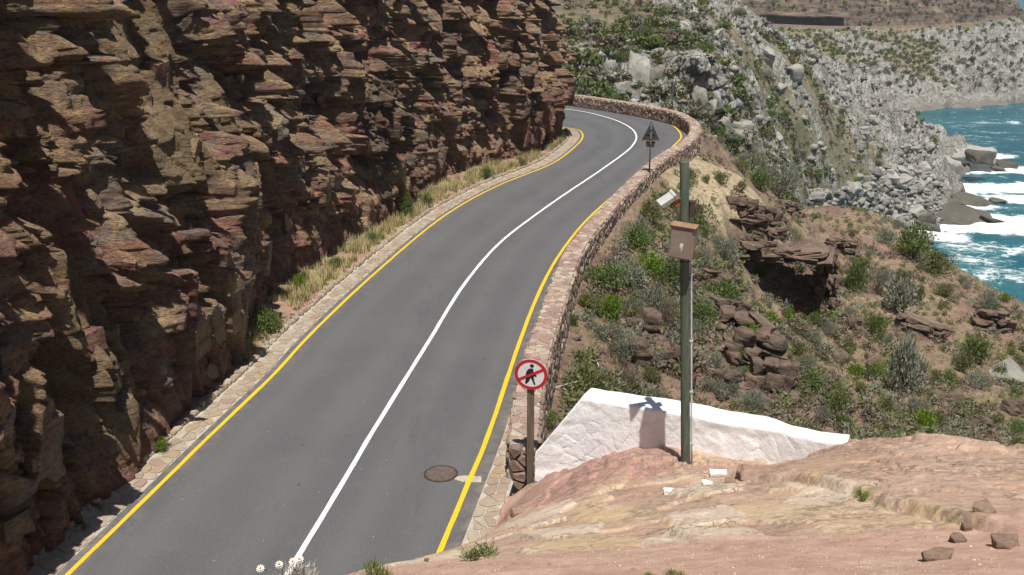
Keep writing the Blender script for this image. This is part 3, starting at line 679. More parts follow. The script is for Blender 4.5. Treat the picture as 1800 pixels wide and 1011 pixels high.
# ------------------------------------------------------------------ cliff
TOEp = [(50,1005),(157,914),(197,864),(263,803),(344,697),(420,636),(440,560),(548,469),(637,409),(697,380),(756,330),(815,303),(904,279),(960,263),(985,247),(994,236)]
TOE = [atz(*p, 0.1)[:2] for p in TOEp]
dback = (TOE[0] - TOE[2]) / np.linalg.norm(TOE[0] - TOE[2])
toe = [TOE[0] + dback * k for k in (34, 22, 10)] + TOE + [TOE[-1] + np.array(v) for v in ((-1.2, 3.6), (-4.5, 7.5), (-10, 11.5), (-22, 19))]
toe_path = Path(smooth(catmull(toe, 0.25), 10))
def cliff_disp(S, Z, tanm):
    """outward displacement in metres over arc length S and height Z"""
    big = 0.95 * fbm(S / 6.5, Z / 14.0, 5, 3) + 0.60 * fbm(S / 2.2, Z / 6.0, 15, 3)
    zw = Z + 0.10 * fbm(S / 2.2, Z / 3, 25, 3) + 0.022 * S + 0.35 * fbm(S / 14, Z * 0, 26, 2)
    def beds(zw, S, th0, th1, j0, j1, abed, ablk, seed, tilt, crack, lean_):
        r = random.Random(seed); b = [-3.0]
        while b[-1] < 34: b.append(b[-1] + r.uniform(th0, th1) * (1 if r.random() < .75 else 1.9))
        b = np.array(b); bi = np.clip(np.searchsorted(b, zw) - 1, 0, len(b) - 2)
        d = np.zeros(S.shape); lo = b[bi]; hi = b[bi + 1]
        ez = np.minimum(zw - lo, hi - zw); es = np.full(S.shape, 9.0); fz = (zw - lo) / (hi - lo)
        bedoff = np.array([r.uniform(-1, 1) for _ in b])
        d += abed * bedoff[bi] + abed * 0.9 * fbm(S / 3.5 + bi * 13.7, bi * 3.1, seed + 3, 2)
        blk = np.zeros(S.shape); tl = np.zeros(S.shape); lb = np.zeros(S.shape); Sw = S + 0.10 * fbm(S / 1.0, zw / 0.6, seed + 9, 2)
        smin, smax = S.min() - 2, S.max() + 2
        for k in np.unique(bi):
            rr = random.Random(seed * 1000 + int(k)); x = [smin]
            f = 0.7 + 0.6 * rr.random()
            while x[-1] < smax: x.append(x[-1] + f * rr.uniform(j0, j1) * (1 if rr.random() < .8 else 2.2))
            x = np.array(x); val = np.array([rr.gauss(0, 1) for _ in x]); tt = np.array([rr.uniform(-1, 1) for _ in x]); tz = np.array([rr.uniform(.40, .70) if rr.random() < .36 else rr.uniform(-.18, .08) for _ in x])
            m = bi == k; q = Sw[m]; ji = np.clip(np.searchsorted(x, q) - 1, 0, len(x) - 2)
            blk[m] = np.clip(val[ji], -1.6, 1.8)
            w = x[ji + 1] - x[ji]; u = (q - x[ji]) / w - .5
            tl[m] = tt[ji] * u * np.minimum(w, 1.2); lb[m] = -tz[ji] * (zw[m] - lo[m] - 0.5 * (hi[m] - lo[m]))
            es[m] = np.minimum(q - x[ji], x[ji + 1] - q)
        d += ablk * blk + tilt * tl + lean_ * lb - crack * np.maximum(1 - sstep(0.005, 0.045, es), 0.3 * (1 - sstep(0.005, 0.045, ez)))
        return d
    d1 = beds(zw, S, 0.45, 1.5, 0.40, 1.25, 0.05, 0.27, 41, 0.60, 0.24, 1.0)
    d2 = beds(zw + 0.17, S + 0.3, 0.14, 0.45, 0.14, 0.45, 0.015, 0.06, 42, 0.45, 0.10, 0.35)
    def facets(cs, cz, seed, amp, tilt, back, crack):      # fractured faces: cells with their own depth and slope
        wx = S / cs + 0.25 * fbm(S / cs, zw / cz, seed + 1, 2); wz = zw / cz + 0.25 * fbm(S / cs + 9, zw / cz, seed + 2, 2)
        f1, f2, idv, gx, gy = voro(wx, wz, seed)
        a = (idv * 7.13) % 1.0; b2 = (idv * 13.7) % 1.0
        return amp * (idv * 2 - 1) + tilt * cs * gx * (a * 2 - 1.15) * 1.6 - back * cz * gy * np.where(b2 > .6, 2.6, -.25) - crack * (1 - sstep(0, 0.10, f2 - f1))
    d3 = facets(1.0, 2.3, 301, 0.34, 0.90, 0.22, 0.24) + facets(0.42, 0.66, 302, 0.07, 0.60, 0.24, 0.08) + facets(0.17, 0.20, 303, 0.016, 0.3, 0.2, 0.012)
    blocky = d1 + d2 + d3 + 0.03 * fbm(S / 0.25, Z / 0.2, 61, 3)
    smoothd = 0.55 * fbm(S / 2.0, Z / 2.6, 71, 3) + 0.25 * np.abs(fbm(S / 1.1, Z / 1.4, 72, 2)) + 0.03 * fbm(S / .3, Z / .3, 73, 3) + 0.35 * d3
    # deep recesses: vertical slots and long ledges in shade
    slot = sstep(0.18, 0.42, fbm(S / 1.7, Z / 8.0, 81, 3)) * 1.25
    ledge = sstep(0.22, 0.45, fbm(S / 9.0, zw / 0.9, 83, 2)) * 0.18
    return big + blocky * (1 - tanm) + smoothd * tanm - (slot + ledge) * (1 - 0.7 * tanm)
def cliff_point(px, py):               # (arc length, height) where a sight line meets the mean cliff plane
    ts = np.arange(12, 75, 0.05); r = ray(px, py); P = np.array([0, 0, CAM_H]) + ts[:, None] * r
    d, s = toe_path.signed(P[:, 0], P[:, 1]); k = np.argmax(d > 0.1)
    return float(s[k]), float(P[k, 2])
def build_cliff():
    s0 = cliff_point(0, 990)[0]; sA = cliff_point(985, 200)[0]
    s = np.r_[np.arange(0, s0 - 3, 0.3), np.arange(s0 - 3, sA + 3, 0.048), np.arange(sA + 3, toe_path.L, 0.25)]
    z = np.r_[np.arange(-0.6, 11.6, 0.05), np.arange(11.6, 17, 0.2)]
    S, Z = np.meshgrid(s, z, indexing='ij')
    tanm = np.zeros(S.shape)
    for (px, py, rs, rz) in ((300, 60, 1.6, 2.4), (330, 190, 1.5, 2.2), (400, 220, 0.8, 1.4), (250, 20, 1.3, 2.0), (175, 590, 0.9, 1.6), (215, 680, 0.9, 1.4)):
        a, b = cliff_point(px, py)
        q = np.hypot((S - a) / rs, (Z - b) / rz) + 0.35 * fbm(S / 0.8, Z / 0.9, 91, 3)
        tanm = np.maximum(tanm, 1 - sstep(0.75, 1.1, q))
    D = cliff_disp(S, Z, tanm)
    D = D * (0.18 + 0.82 * sstep(-0.2, 3.4, Z)) + 0.02 + 0.10 * sstep(0, 3, Z)
    lean = -0.13 * np.maximum(Z - 0.6, 0)
    under = -0.4 * (1 - sstep(0.2, 2.2, Z)) * sstep(sA - 7, sA - 2, S)
    D = D + lean + under
    D = np.minimum(D, np.minimum(0.75 + 0.04 * Z, 0.10 + 0.16 * np.maximum(Z, 0)))
    X = toe_path.pos(S.ravel(), -D.ravel())
    V = np.c_[X, Z.ravel()].reshape(len(s), len(z), 3)
    # back slope above the visible face
    top = []
    for k, (o, dz) in enumerate(((1.5, 1.2), (4, 3.2), (9, 7), (18, 14), (34, 26))):
        q = toe_path.pos(s, -D[:, -1] + o); n = 1.2 * fbm(s / 5 + k, s * 0 + k, 95, 3) * (k + 1) * .4
        top.append(np.c_[q, 17 + dz + n])
    V = np.concatenate([V, np.stack(top, 1)], 1)
    nz = V.shape[1]
    tn = np.zeros((len(s), nz)); tn[:, :len(z)] = tanm
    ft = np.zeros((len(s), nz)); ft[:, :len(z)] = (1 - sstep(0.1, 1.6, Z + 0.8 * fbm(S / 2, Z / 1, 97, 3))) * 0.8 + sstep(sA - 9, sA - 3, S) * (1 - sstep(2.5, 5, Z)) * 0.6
    me = mesh_np('cliff', V.reshape(-1, 3), grid_faces(len(s), nz), M['cliff'], False, {'tan': tn, 'foot': np.clip(ft, 0, 1)})
    c = struct('cliff', me); c['label'] = 'layered red brown sandstone cliff rising on the inland side of the road'
    return c, s, z, D
cliff, c_s, c_z, c_D = build_cliff()

# rock shapes shared by blocks, boulders and outcrops
def rock_mesh(name, mat, seed, box=0.5, rough=0.18, layers=0.0, nl=5, sub=4, flat=False, facets=6):
    r = random.Random(seed)
    bm = bmesh.new(); bmesh.ops.create_icosphere(bm, subdivisions=sub, radius=1.0)
    V = np.array([v.co for v in bm.verts]); F = np.array([[v.index for v in f.verts] for f in bm.faces]); bm.free()
    p = 2 + box * 8
    k = (np.abs(V) ** p).sum(1) ** (-1 / p); V = V * k[:, None]
    for _ in range(facets):                                        # chop flat facets
        n = np.array([r.gauss(0, 1) for _ in range(3)]); n /= np.linalg.norm(n); off = r.uniform(0.62, 0.95)
        d = V @ n; V = V - np.outer(np.maximum(d - off, 0) * 0.9, n)
    d = rough * fbm(V[:, 0] * 1.5 + V[:, 2] * 2.1 + seed, V[:, 1] * 1.5 - V[:, 2] * 1.3, seed, 4)
    V = V * (1 + d[:, None])
    if layers:
        b = sorted(r.uniform(-1, 1) for _ in range(nl)); off = np.array([r.uniform(-1, 1) for _ in range(nl + 1)])
        zz = V[:, 2] + 0.08 * fbm(V[:, 0] * 1.2, V[:, 1] * 1.2, seed + 5, 2)
        i = np.searchsorted(b, zz); e = np.min(np.abs(zz[:, None] - np.array(b)[None, :]), axis=1)
        sc = 1 + layers * off[i] - layers * 0.9 * (1 - sstep(0, 0.05, e))
        V[:, :2] *= sc[:, None]
    return mesh_np(name, V, F, mat, not flat)
def block_mesh(name, mat, seed):
    r = random.Random(seed); bm = bmesh.new(); bmesh.ops.create_cube(bm, size=2.0)
    for v in bm.verts: v.co = Vector([c * r.uniform(0.72, 1.05) for c in v.co])
    for k in range(r.choice((1, 2, 3))):                              # knock off a corner or an edge
        n = Vector((r.choice((-1, 1)), r.choice((-1, 0, 1)), r.choice((-1, 1)))).normalized(); n = (n + Vector([r.gauss(0, .25) for _ in range(3)])).normalized()
        q = bmesh.ops.bisect_plane(bm, geom=bm.verts[:] + bm.edges[:] + bm.faces[:], plane_co=n * r.uniform(0.75, 1.05), plane_no=n, clear_outer=True)
        e = [x for x in q['geom_cut'] if isinstance(x, bmesh.types.BMEdge)]
        if e: bmesh.ops.contextual_create(bm, geom=e)
    bmesh.ops.subdivide_edges(bm, edges=bm.edges[:], cuts=3, use_grid_fill=True); bmesh.ops.triangulate(bm, faces=bm.faces[:])
    for v in bm.verts:
        c = v.co; v.co = c * (1 + 0.10 * float(fbm(np.array([c.x * 2 + c.z * 3 + seed]), np.array([c.y * 2 - c.z * 2]), seed, 3)[0]))
    me = bpy.data.meshes.new(name); bm.to_mesh(me); bm.free(); me.materials.append(mat); return me
block_vars = [block_mesh('rock_block', M['cliff'], 300 + k) for k in range(14)]
def cliff_blocks():
    r = random.Random(55); n = 0
    s0 = cliff_point(0, 1000)[0] - 0.5; s1 = cliff_point(975, 150)[0]
    while n < 270:
        a = r.uniform(s0, s1); b = r.uniform(0.0, 10.2)
        i = np.searchsorted(c_s, a); j = np.searchsorted(c_z, b)
        if i >= len(c_s) or j >= len(c_z): continue
        d = c_D[i, j]; q = toe_path.pos(a, -d + 0.15); tn = toe_path.pos(a + .2, 0) - toe_path.pos(a - .2, 0)
        sz = r.uniform(0.10, 0.26) * (1.0 if r.random() < .9 else 1.25)
        o = obj('rock_block', r.choice(block_vars), cliff, (*q, b))
        o.scale = (sz * r.uniform(0.7, 1.5), sz * r.uniform(0.8, 1.2), sz * r.uniform(0.5, 1.5))
        o.rotation_euler = (r.gauss(0, .12), r.gauss(0, .12), math.atan2(tn[1], tn[0]) + r.gauss(0, .25)); n += 1
cliff_blocks()

# ------------------------------------------------------------------ verge between gutter and cliff
def verge():
    a = Path(offset(Lc, 0.22 + 0.76)); n = 420
    A = resample(a.q, n=n); D, Sx = toe_path.signed(A[:, 0], A[:, 1])
    B = toe_path.pos(Sx, 1.6); B = smooth(B, 4)
    nv = 14; V = np.zeros((n, nv, 3))
    for j in range(nv):
        t = j / (nv - 1); V[:, j, :2] = A * (1 - t) + B * t
        V[:, j, 2] = 0.03 + 0.22 * t + 0.05 * fbm(V[:, j, 0] / .5, V[:, j, 1] / .5, 7, 3) * min(1, t * 4)
    X = V[:, :, 0]; Y = V[:, :, 1]
    veg = sstep(-.1, .35, fbm(X / 1.5, Y / 1.5, 8, 3)) * sstep(24, 31, Y)
    me = mesh_np('verge', V.reshape(-1, 3), grid_faces(n, nv)[:, ::-1], M['verge'], True, {'veg': veg}); o = struct('verge', me)
    return A, B
vergeA, vergeB = verge()

# ================================================================== HILLSIDE BELOW THE ROAD
def wl(s, t): return wall_path.pos(s, t)
pts = []
for s in list(np.arange(0, 60, 4)) + [66, 74, 84]:
    q = wl(s, -WALL_W - 0.1); pts.append((*q, float(ground_out(s))))
    q = wl(s, -WALL_W - 3.0)
    if s < 62: pts.append((*q, float(ground_out(s)) - 1.15))
CREST = [(1240,213,72),(1300,270,82),(1400,350,92),(1480,372,95),(1570,400,95),(1640,440,92),(1700,480,88),(1800,540,82),(1950,620,76),(2150,740,70)]
crest = [at(*c) for c in CREST]
for p in crest: pts.append(tuple(p))
for (px, py, d) in ((1800,790,42),(1500,752,36),(1650,760,39),(1250,722,31),(2100,820,38),(1800,660,58),(1650,600,64),(1500,560,63),(1650,690,48),(1400,640,48),(1400,460,73),(1300,560,50),(1300,400,66),(1200,300,58),(1250,330,63),(1500,470,76),(2300,900,33)): pts.append(tuple(at(px, py, d)))
for i, p in enumerate(crest):
    u = np.array([0.80, 0.60]) if i > 4 else np.array([0.55, 0.85])
    for k, dz in ((7, 5.5), (18, 16), (36, 34)):
        pts.append((p[0] + u[0] * k, p[1] + u[1] * k, max(p[2] - dz, SEA_Z - 6)))
for p in ((8, 8, 1.0), (16, 8, -3), (28, 10, -12), (40, 20, -20), (60, 40, -30), (4, 12, 0.2), (10, 16, -2.2), (18, 20, -6)): pts.append(p)
tps_near = TPS(pts, 0.15)
cave = None
def near_h(x, y, detail=True):
    z = tps_near(x, y)
    if cave is not None:
        z = z - 2.6 * np.exp(-(((x - cave[0]) / 2.6) ** 2 + ((y - cave[1]) / 1.9) ** 2) ** 2)
    d, s = wall_path.signed(x, y)
    w = sstep(0.4, 3.0, -d - WALL_W)
    if detail:
        z = z + w * (0.45 * fbm(x / 5, y / 5, 101, 4) + 0.22 * fbm(x / 1.3, y / 1.3, 102, 4))
        # broken red strata ribs
        rb = rock_near(x, y)
        f1, f2, idv, gx, gy = voro(x / 1.1 + 0.3 * fbm(x / 2, y / 2, 103, 2), (y * 0.6 - z * 1.2) / 0.8, 104)
        z = z + rb * w * (0.55 * (idv - .35) + 0.25 * (gx + gy) * 0.6 - 0.22 * (1 - sstep(0, 0.14, f2 - f1)))
    return z
ROCKSPOTS = []
def rock_near(x, y):
    m = sstep(0.12, 0.34, fbm(x / 6, y / 6, 111, 4)) * 0.8
    for (cx, cy, rx) in ROCKSPOTS: m = np.maximum(m, 1 - sstep(0.55, 1.15, np.hypot(x - cx, y - cy) / rx + 0.35 * fbm(x / 1.5, y / 1.5, 112, 3)))
    return m
def hit(px, py, hf, d0=14, d1=130, step=0.25):
    ts = np.arange(d0, d1, step); P = np.array([0, 0, CAM_H]) + ts[:, None] * ray(px, py)
    h = hf(P[:, 0], P[:, 1]); k = np.argmax(P[:, 2] < h)
    if P[k, 2] >= h[k]: return None
    q = P[k].copy(); q[2] = h[k]; return q
base_h = lambda x, y: near_h(x, y, False)
c = hit(1375, 500, base_h); cave = (c[0], c[1] + 0.8, c[2])
for (px, py, r) in ((1300, 640, 5.0), (1290, 590, 4.0), (1330, 690, 4.0), (1300, 430, 3.0), (1310, 380, 2.5), (1240, 650, 3.0), (1180, 620, 2.2), (1600, 590, 2.5), (1760, 640, 3.0), (1480, 480, 3), (1430, 540, 2.5)):
    q = hit(px, py, base_h)
    if q is not None: ROCKSPOTS.append((q[0], q[1], r))
sandspots = [hit(px, py, base_h) for (px, py) in ((1265, 297), (1235, 295), (1255, 310), (1290, 318), (1250, 335), (1225, 345), (1275, 335))]
def build_near():
    x = np.arange(-1.0, 84, 0.2); y = np.arange(10, 138, 0.2)
    x = np.r_[np.arange(-1.0, 45, 0.2), np.arange(45, 90, 0.6)]; y = np.r_[np.arange(8, 96, 0.2), np.arange(96, 150, 0.6)]
    X, Y = np.meshgrid(x, y, indexing='ij')
    Z = near_h(X, Y)
    d, s = wall_path.signed(X, Y)
    Z = np.maximum(Z, SEA_Z - 5)
    rk = rock_near(X, Y)
    sand = np.zeros(X.shape)
    for q in sandspots:
        if q is not None: sand = np.maximum(sand, 1 - sstep(0.6, 1.2, np.hypot(X - q[0], Y - q[1]) / 2.1 + 0.5 * fbm(X / 1.2, Y / 1.2, 121, 3)))
    rk = rk * (1 - sand)
    veg = np.clip(0.75 + 0.6 * fbm(X / 7, Y / 7, 122, 3), 0, 1) * (1 - sand)
    F = grid_faces(len(x), len(y))
    keep = (d.ravel()[F] < -0.15).all(1) | (Y.ravel()[F] < 19.2).all(1) & (X.ravel()[F] > 1.2).all(1)
    F = F[keep]
    used = np.unique(F); remap = np.full(X.size, -1); remap[used] = np.arange(len(used))
    V = np.stack([X, Y, Z], -1).reshape(-1, 3)[used]
    me = mesh_np('hillside', V, remap[F], M['hillside'], True, {'rock': rk.ravel()[used], 'sand': sand.ravel()[used], 'veg': veg.ravel()[used]})
    o = struct('hillside', me); o['label'] = 'steep scrubby hillside of red earth falling from the road to the sea'
    return HF(x, y, Z)
NEARH = build_near()

# ================================================================== GRANITE SLOPE ACROSS THE GULLY
MID = [(1003,162,86),(1060,178,91),(1110,193,94),(1180,213,97),(1240,240,99),(1300,300,104),
       (1003,112,94),(1040,112,97),(1130,96,103),(1230,93,105),(1290,120,112),
       (975,90,108),(1000,60,124),(1100,62,130),(1200,58,138),(1290,52,160),(1330,66,182),
       (985,30,150),(1100,22,165),(1200,20,180),(1300,20,200),(985,-10,176),(1150,-12,190),(1285,-12,205),(1318,20,196),(1334,47,188),
       (1330,130,160),(1300,200,128),(1330,290,132),(1450,130,215),(1450,250,180),(1400,320,158),(1550,250,222),(1480,350,185),
       (1540,360,196),(1590,392,203),(1625,385,207),(1640,340,218),(1590,300,226),(1640,242,262),(1690,262,262),(1590,190,254),(1540,142,248),(1460,100,238),(1390,74,215),(1680,300,240),(1745,300,264)]
mp = [tuple(at(*q)) for q in MID]
for (px_, py_, d_) in ((1318, 20, 196), (1334, 47, 188), (1300, -10, 206)):
    q = at(px_, py_, d_); mp.append((q[0] * 1.12 + 6, q[1] * 1.12, q[2] - 9))
for (px, d, dz) in ((1390, 232, -9), (1460, 262, -12), (1540, 275, -12), (1590, 282, -14), (1640, 290, -14)):    # falls away behind its skyline
    q = at(px, dict([(1390, 74), (1460, 100), (1540, 142), (1590, 190), (1640, 242)])[px], d - 24)
    k = (d) / (d - 24) * 1.12
    mp.append((q[0] * k, q[1] * k, max(q[2] + dz * 1.6, -47)))
for q in ((60, 175, -52), (75, 150, -56), (92, 190, -55), (115, 205, -58), (125, 250, -60), (150, 270, -60), (150, 320, -62), (25, 82, -17), (40, 105, -34), (52, 130, -44), (60, 110, -56),
          (-40, 150, 26), (-60, 110, 24), (-30, 90, 9), (-80, 220, 60), (-10, 260, 45), (20, 320, 40), (82, 264, -15), (95, 292, -32), (112, 320, -48), (120, 300, -50), (-20, 70, 2.0)): mp.append(q)
tps_mid = TPS(mp, 0.3)
def mid_rock(x, y, z):
    # streaks of bare rock running down the slope, the shore, and the faces above the bend
    dn = x * 0.80 + y * 0.10
    m = sstep(-0.36, 0.0, fbm((x * 0.25 + y) / 9.0, dn / 40.0, 131, 5, 0.6))
    m = np.maximum(m * sstep(14, 30, x) , 1 - sstep(-36, -29, z + 5 * fbm(x / 12, y / 12, 132, 3)))
    face = sstep(83, 88, y) * (1 - sstep(100, 108, y + 0.25 * np.abs(x - 12))) * sstep(-8, 2, x) * (1 - sstep(26, 34, x))
    return np.clip(np.maximum(m, face * 0.8), 0, 1)
def mid_h(x, y, detail=True):
    z = tps_mid(x, y)
    if detail:
        rk = mid_rock(x, y, z)
        w = sstep(78, 92, y)
        f1, f2, idv, gx, gy = voro((x * 0.9 + 0.4 * y) / 3.2 + 0.3 * fbm(x / 6, y / 6, 134, 2), (y * 0.9 - x * 0.3) / 2.6, 135)
        g1, g2, idw, hx, hy = voro(x / 1.3, y / 1.2, 136)
        rid = 1 - np.abs(fbm((y * 1.0 + x * 0.35) / 5.0, x / 16.0, 133, 4, .6)) * 2.2            # ribs running down the slope
        z = z + rk * w * 1.7 * (rid - .5) + rk * w * 0.8 * fbm((y + x * .3) / 1.6, x / 5.0, 140, 3)
        z = z + w * (0.9 * fbm(x / 11, y / 11, 137, 4) + 0.45 * fbm(x / 2.5, y / 2.5, 138, 4)
                     + rk * (2.3 * (idv - .4) + 1.6 * (gx * (idv - .5) + gy * (idw - .5)) - 1.3 * (1 - sstep(0, 0.16, f2 - f1)) + 0.95 * (idw - .4) - 0.5 * (1 - sstep(0, .16, g2 - g1))))
    return z
def build_mid():
    x = np.r_[np.arange(-62, -6, 1.0), np.arange(-6, 125, 0.42), np.arange(125, 165, 1.0)]; y = np.r_[np.arange(76, 215, 0.45), np.arange(215, 330, 0.7)]
    X, Y = np.meshgrid(x, y, indexing='ij'); Z = mid_h(X, Y); Zb = tps_mid(X, Y)
    d, s = wall_path.signed(X, Y)
    # nothing of this slope may stand on the road bench
    Zr = np.where(d > -1.2, np.minimum(Z, -0.8 - 0.0 * d), Z)
    onroad = (d > -1.2) & (Y < 110) & (X > -30)
    Z = np.where(onroad, np.minimum(Z, -0.6), Z)
    rk = mid_rock(X, Y, Zb); wet = 1 - sstep(SEA_Z + 0.8, SEA_Z + 3.2, Z + 1.2 * fbm(X / 5, Y / 5, 139, 3))
    Z = np.maximum(Z, SEA_Z - 4)
    br = sstep(1, 6, Zb) * 0.75
    me = mesh_np('granite_slope', np.stack([X, Y, Z], -1).reshape(-1, 3), grid_faces(len(x), len(y)), M['granite_slope'], False, {'rock': rk, 'wet': wet * .8, 'brown': br})
    o = struct('granite_slope', me); o['label'] = 'grey granite slope with scrub across the gully'
    return HF(x, y, Z), HF(x, y, rk)
MIDH, MIDR = build_mid()

# ================================================================== FAR HEADLAND WITH ITS ROAD
FAR_ROAD = [at(*q) for q in ((1240,40,440),(1340,44,443),(1450,48,445),(1560,49,450),(1640,46,456),(1700,42,462),(1775,31,478))]
fr = [(p[0], p[1], p[2]) for p in FAR_ROAD]
FAR = [(1560,178,380),(1620,184,382),(1700,178,392),(1790,168,404),(1900,150,425),(1500,150,398),(1500,110,412),(1600,110,415),(1700,110,424),(1790,110,430),(1900,100,445),(1600,75,432),(1720,75,442),(1400,80,425),(1400,130,405)]
fp = [tuple(at(*q)) for q in FAR] + [(p[0] + .0, p[1] - 5, p[2] - 1.0) for p in fr] + [(p[0], p[1] + 5, p[2]) for p in fr]
fp += [(75, 360, -46), (120, 352, -48), (160, 345, -52), (220, 360, -56), (260, 400, -58), (300, 440, -60), (300, 520, -62), (262, 485, -30), (268, 455, -34), (40, 380, -20), (290, 580, -60), (262, 560, -48)]
tps_far = TPS(fp, 0.3)
far_road_path = Path(catmull([p[:2] for p in fr], 2.0))
def far_h(x, y):
    z = tps_far(x, y)
    d, s = far_road_path.signed(x, y)
    zr = np.interp(s, far_road_path.s, np.interp(np.linspace(0, 1, len(far_road_path.s)), np.linspace(0, 1, len(fr)), [p[2] for p in fr]))
    below = sstep(4, 9, -d)
    f1, f2, idv, gx, gy = voro((x * 0.8 + .5 * y) / 6.0, (y * 0.9 - x * .35) / 6.5, 145)
    g1, g2, idw, hx, hy = voro(x / 2.4, y / 2.4, 146)
    rk = sstep(-0.32, 0.0, fbm(x / 24 + y / 40, y / 40, 141, 5, 0.6))
    z = z + below * (1.5 * fbm(x / 18, y / 18, 147, 4) + rk * (5.0 * (idv - .4) + 3.0 * gx * (idv - .5) - 2.6 * (1 - sstep(0, .14, f2 - f1)) + 2.4 * (idw - .4) - 1.2 * (1 - sstep(0, .15, g2 - g1))))
    # cliff above the road: three tiers with ledges
    up = np.maximum(d - 4.2, 0); lim = sstep(0, 18, far_road_path.L - s + 6)
    e = up + 1.6 * fbm(x / 9, y / 9, 148, 4) * sstep(0, 2, up)
    tier = 4.5 * sstep(0.2, 1.0, e) + 2.5 * sstep(2.5, 3.2, e) + 2.5 * sstep(5.0, 5.7, e) + 4.0 * sstep(8, 9, e) + 0.45 * np.maximum(e, 0) + 0.8 * fbm(x / 3, y / 3, 149, 3) * sstep(.2, 2, up)
    zc = zr + tier
    z = np.where(np.abs(d) <= 4.2, zr, np.where(d > 4.2, zc, np.minimum(z, zr + 0.2 - 0.35 * np.maximum(-d - 4.2, 0) + 2.5 * below)))
    return z, rk * below, (d > 4.0) * 1.0, d, s
def build_far():
    x = np.arange(30, 330, 1.05); y = np.arange(335, 640, 1.05)
    X, Y = np.meshgrid(x, y, indexing='ij'); Z, rk, br, d, s = far_h(X, Y)
    # headland ends in a nose past the last bend
    endx = far_road_path.q[-1]
    nose = np.maximum(0, X - endx[0] - 2 + 0.12 * (Y - endx[1])); Z = np.where(Y > endx[1] - 14, Z - nose * 1.6, Z)
    nose2 = np.maximum(0, X - endx[0] - 30); Z = Z - nose2 * 0.5
    Z = np.maximum(Z, SEA_Z - 5)
    wet = 1 - sstep(SEA_Z + 0.6, SEA_Z + 3.0, Z); rk = np.maximum(rk, 1 - sstep(SEA_Z + 5, SEA_Z + 11, Z))
    me = mesh_np('far_headland', np.stack([X, Y, Z], -1).reshape(-1, 3), grid_faces(len(x), len(y)), M['granite_slope'], False, {'rock': rk, 'wet': wet * .7, 'brown': br})
    o = struct('far_headland', me); o['label'] = 'far rocky headland carrying the continuing cliff road'
    q = far_road_path; ss = np.arange(0, q.L, 3)
    zr = np.interp(ss, q.s, np.interp(np.linspace(0, 1, len(q.s)), np.linspace(0, 1, len(fr)), [p[2] for p in fr]))
    a = q.pos(ss, 3.4); b = q.pos(ss, -3.0); V = np.zeros((len(ss), 2, 3)); V[:, 0, :2] = a; V[:, 1, :2] = b; V[:, :, 2] = zr[:, None] + 0.25
    struct('far_road', mesh_np('far_road', V.reshape(-1, 3), grid_faces(len(ss), 2)[:, ::-1], M['asphalt'], False, {'wear': np.zeros(len(ss) * 2)}))
    pw = thing('parapet_wall', (*q.pos(0), zr[0]), 'distant low roadside wall on the far headland', 'wall'); inv = np.array(pw.location)
    P = []
    for t, dz in ((-3.0, -.6), (-3.0, 0.8), (-3.6, 0.8), (-3.6, -1.0)):
        P.append(np.c_[q.pos(ss, t), zr + dz])
    me = mesh_np('wall_core', np.stack(P, 1).reshape(-1, 3) - inv, grid_faces(len(ss), 4), M['red_outcrop']); obj('wall_core', me, pw)
    # overhanging brow that keeps the first stretch of the far road in shade
    sb = np.arange(18, 68, 1.5); zb = np.interp(sb, ss, zr); P = []
    for t_, dz in ((-1.0, 4.4), (-1.0, 4.9), (2.0, 5.6), (10.0, 7.2), (10.0, 3.6), (4.0, 4.2)):
        P.append(np.c_[q.pos(sb, t_ + 0.9 * fbm(sb / 4, sb * 0 + t_, 143, 3)), zb + dz + 0.5 * fbm(sb / 3, sb * 0 + t_, 144, 3)])
    A = np.stack(P, 1); k = A.shape[1]; A = np.concatenate([A, A[:, :1]], 1)
    F = [tuple(f) for f in grid_faces(len(sb), k + 1)]; br_ = obj('rock_brow', mesh_np('rock_brow', A.reshape(-1, 3), F, M['granite_slope'], False, {'rock': np.zeros(A.shape[0] * A.shape[1]), 'wet': np.zeros(A.shape[0] * A.shape[1]), 'brown': np.ones(A.shape[0] * A.shape[1])})); br_['kind'] = 'structure'
    return HF(x, y, Z), HF(x, y, rk), HF(x, y, np.abs(d))
FARH, FARR, FARD = build_far()

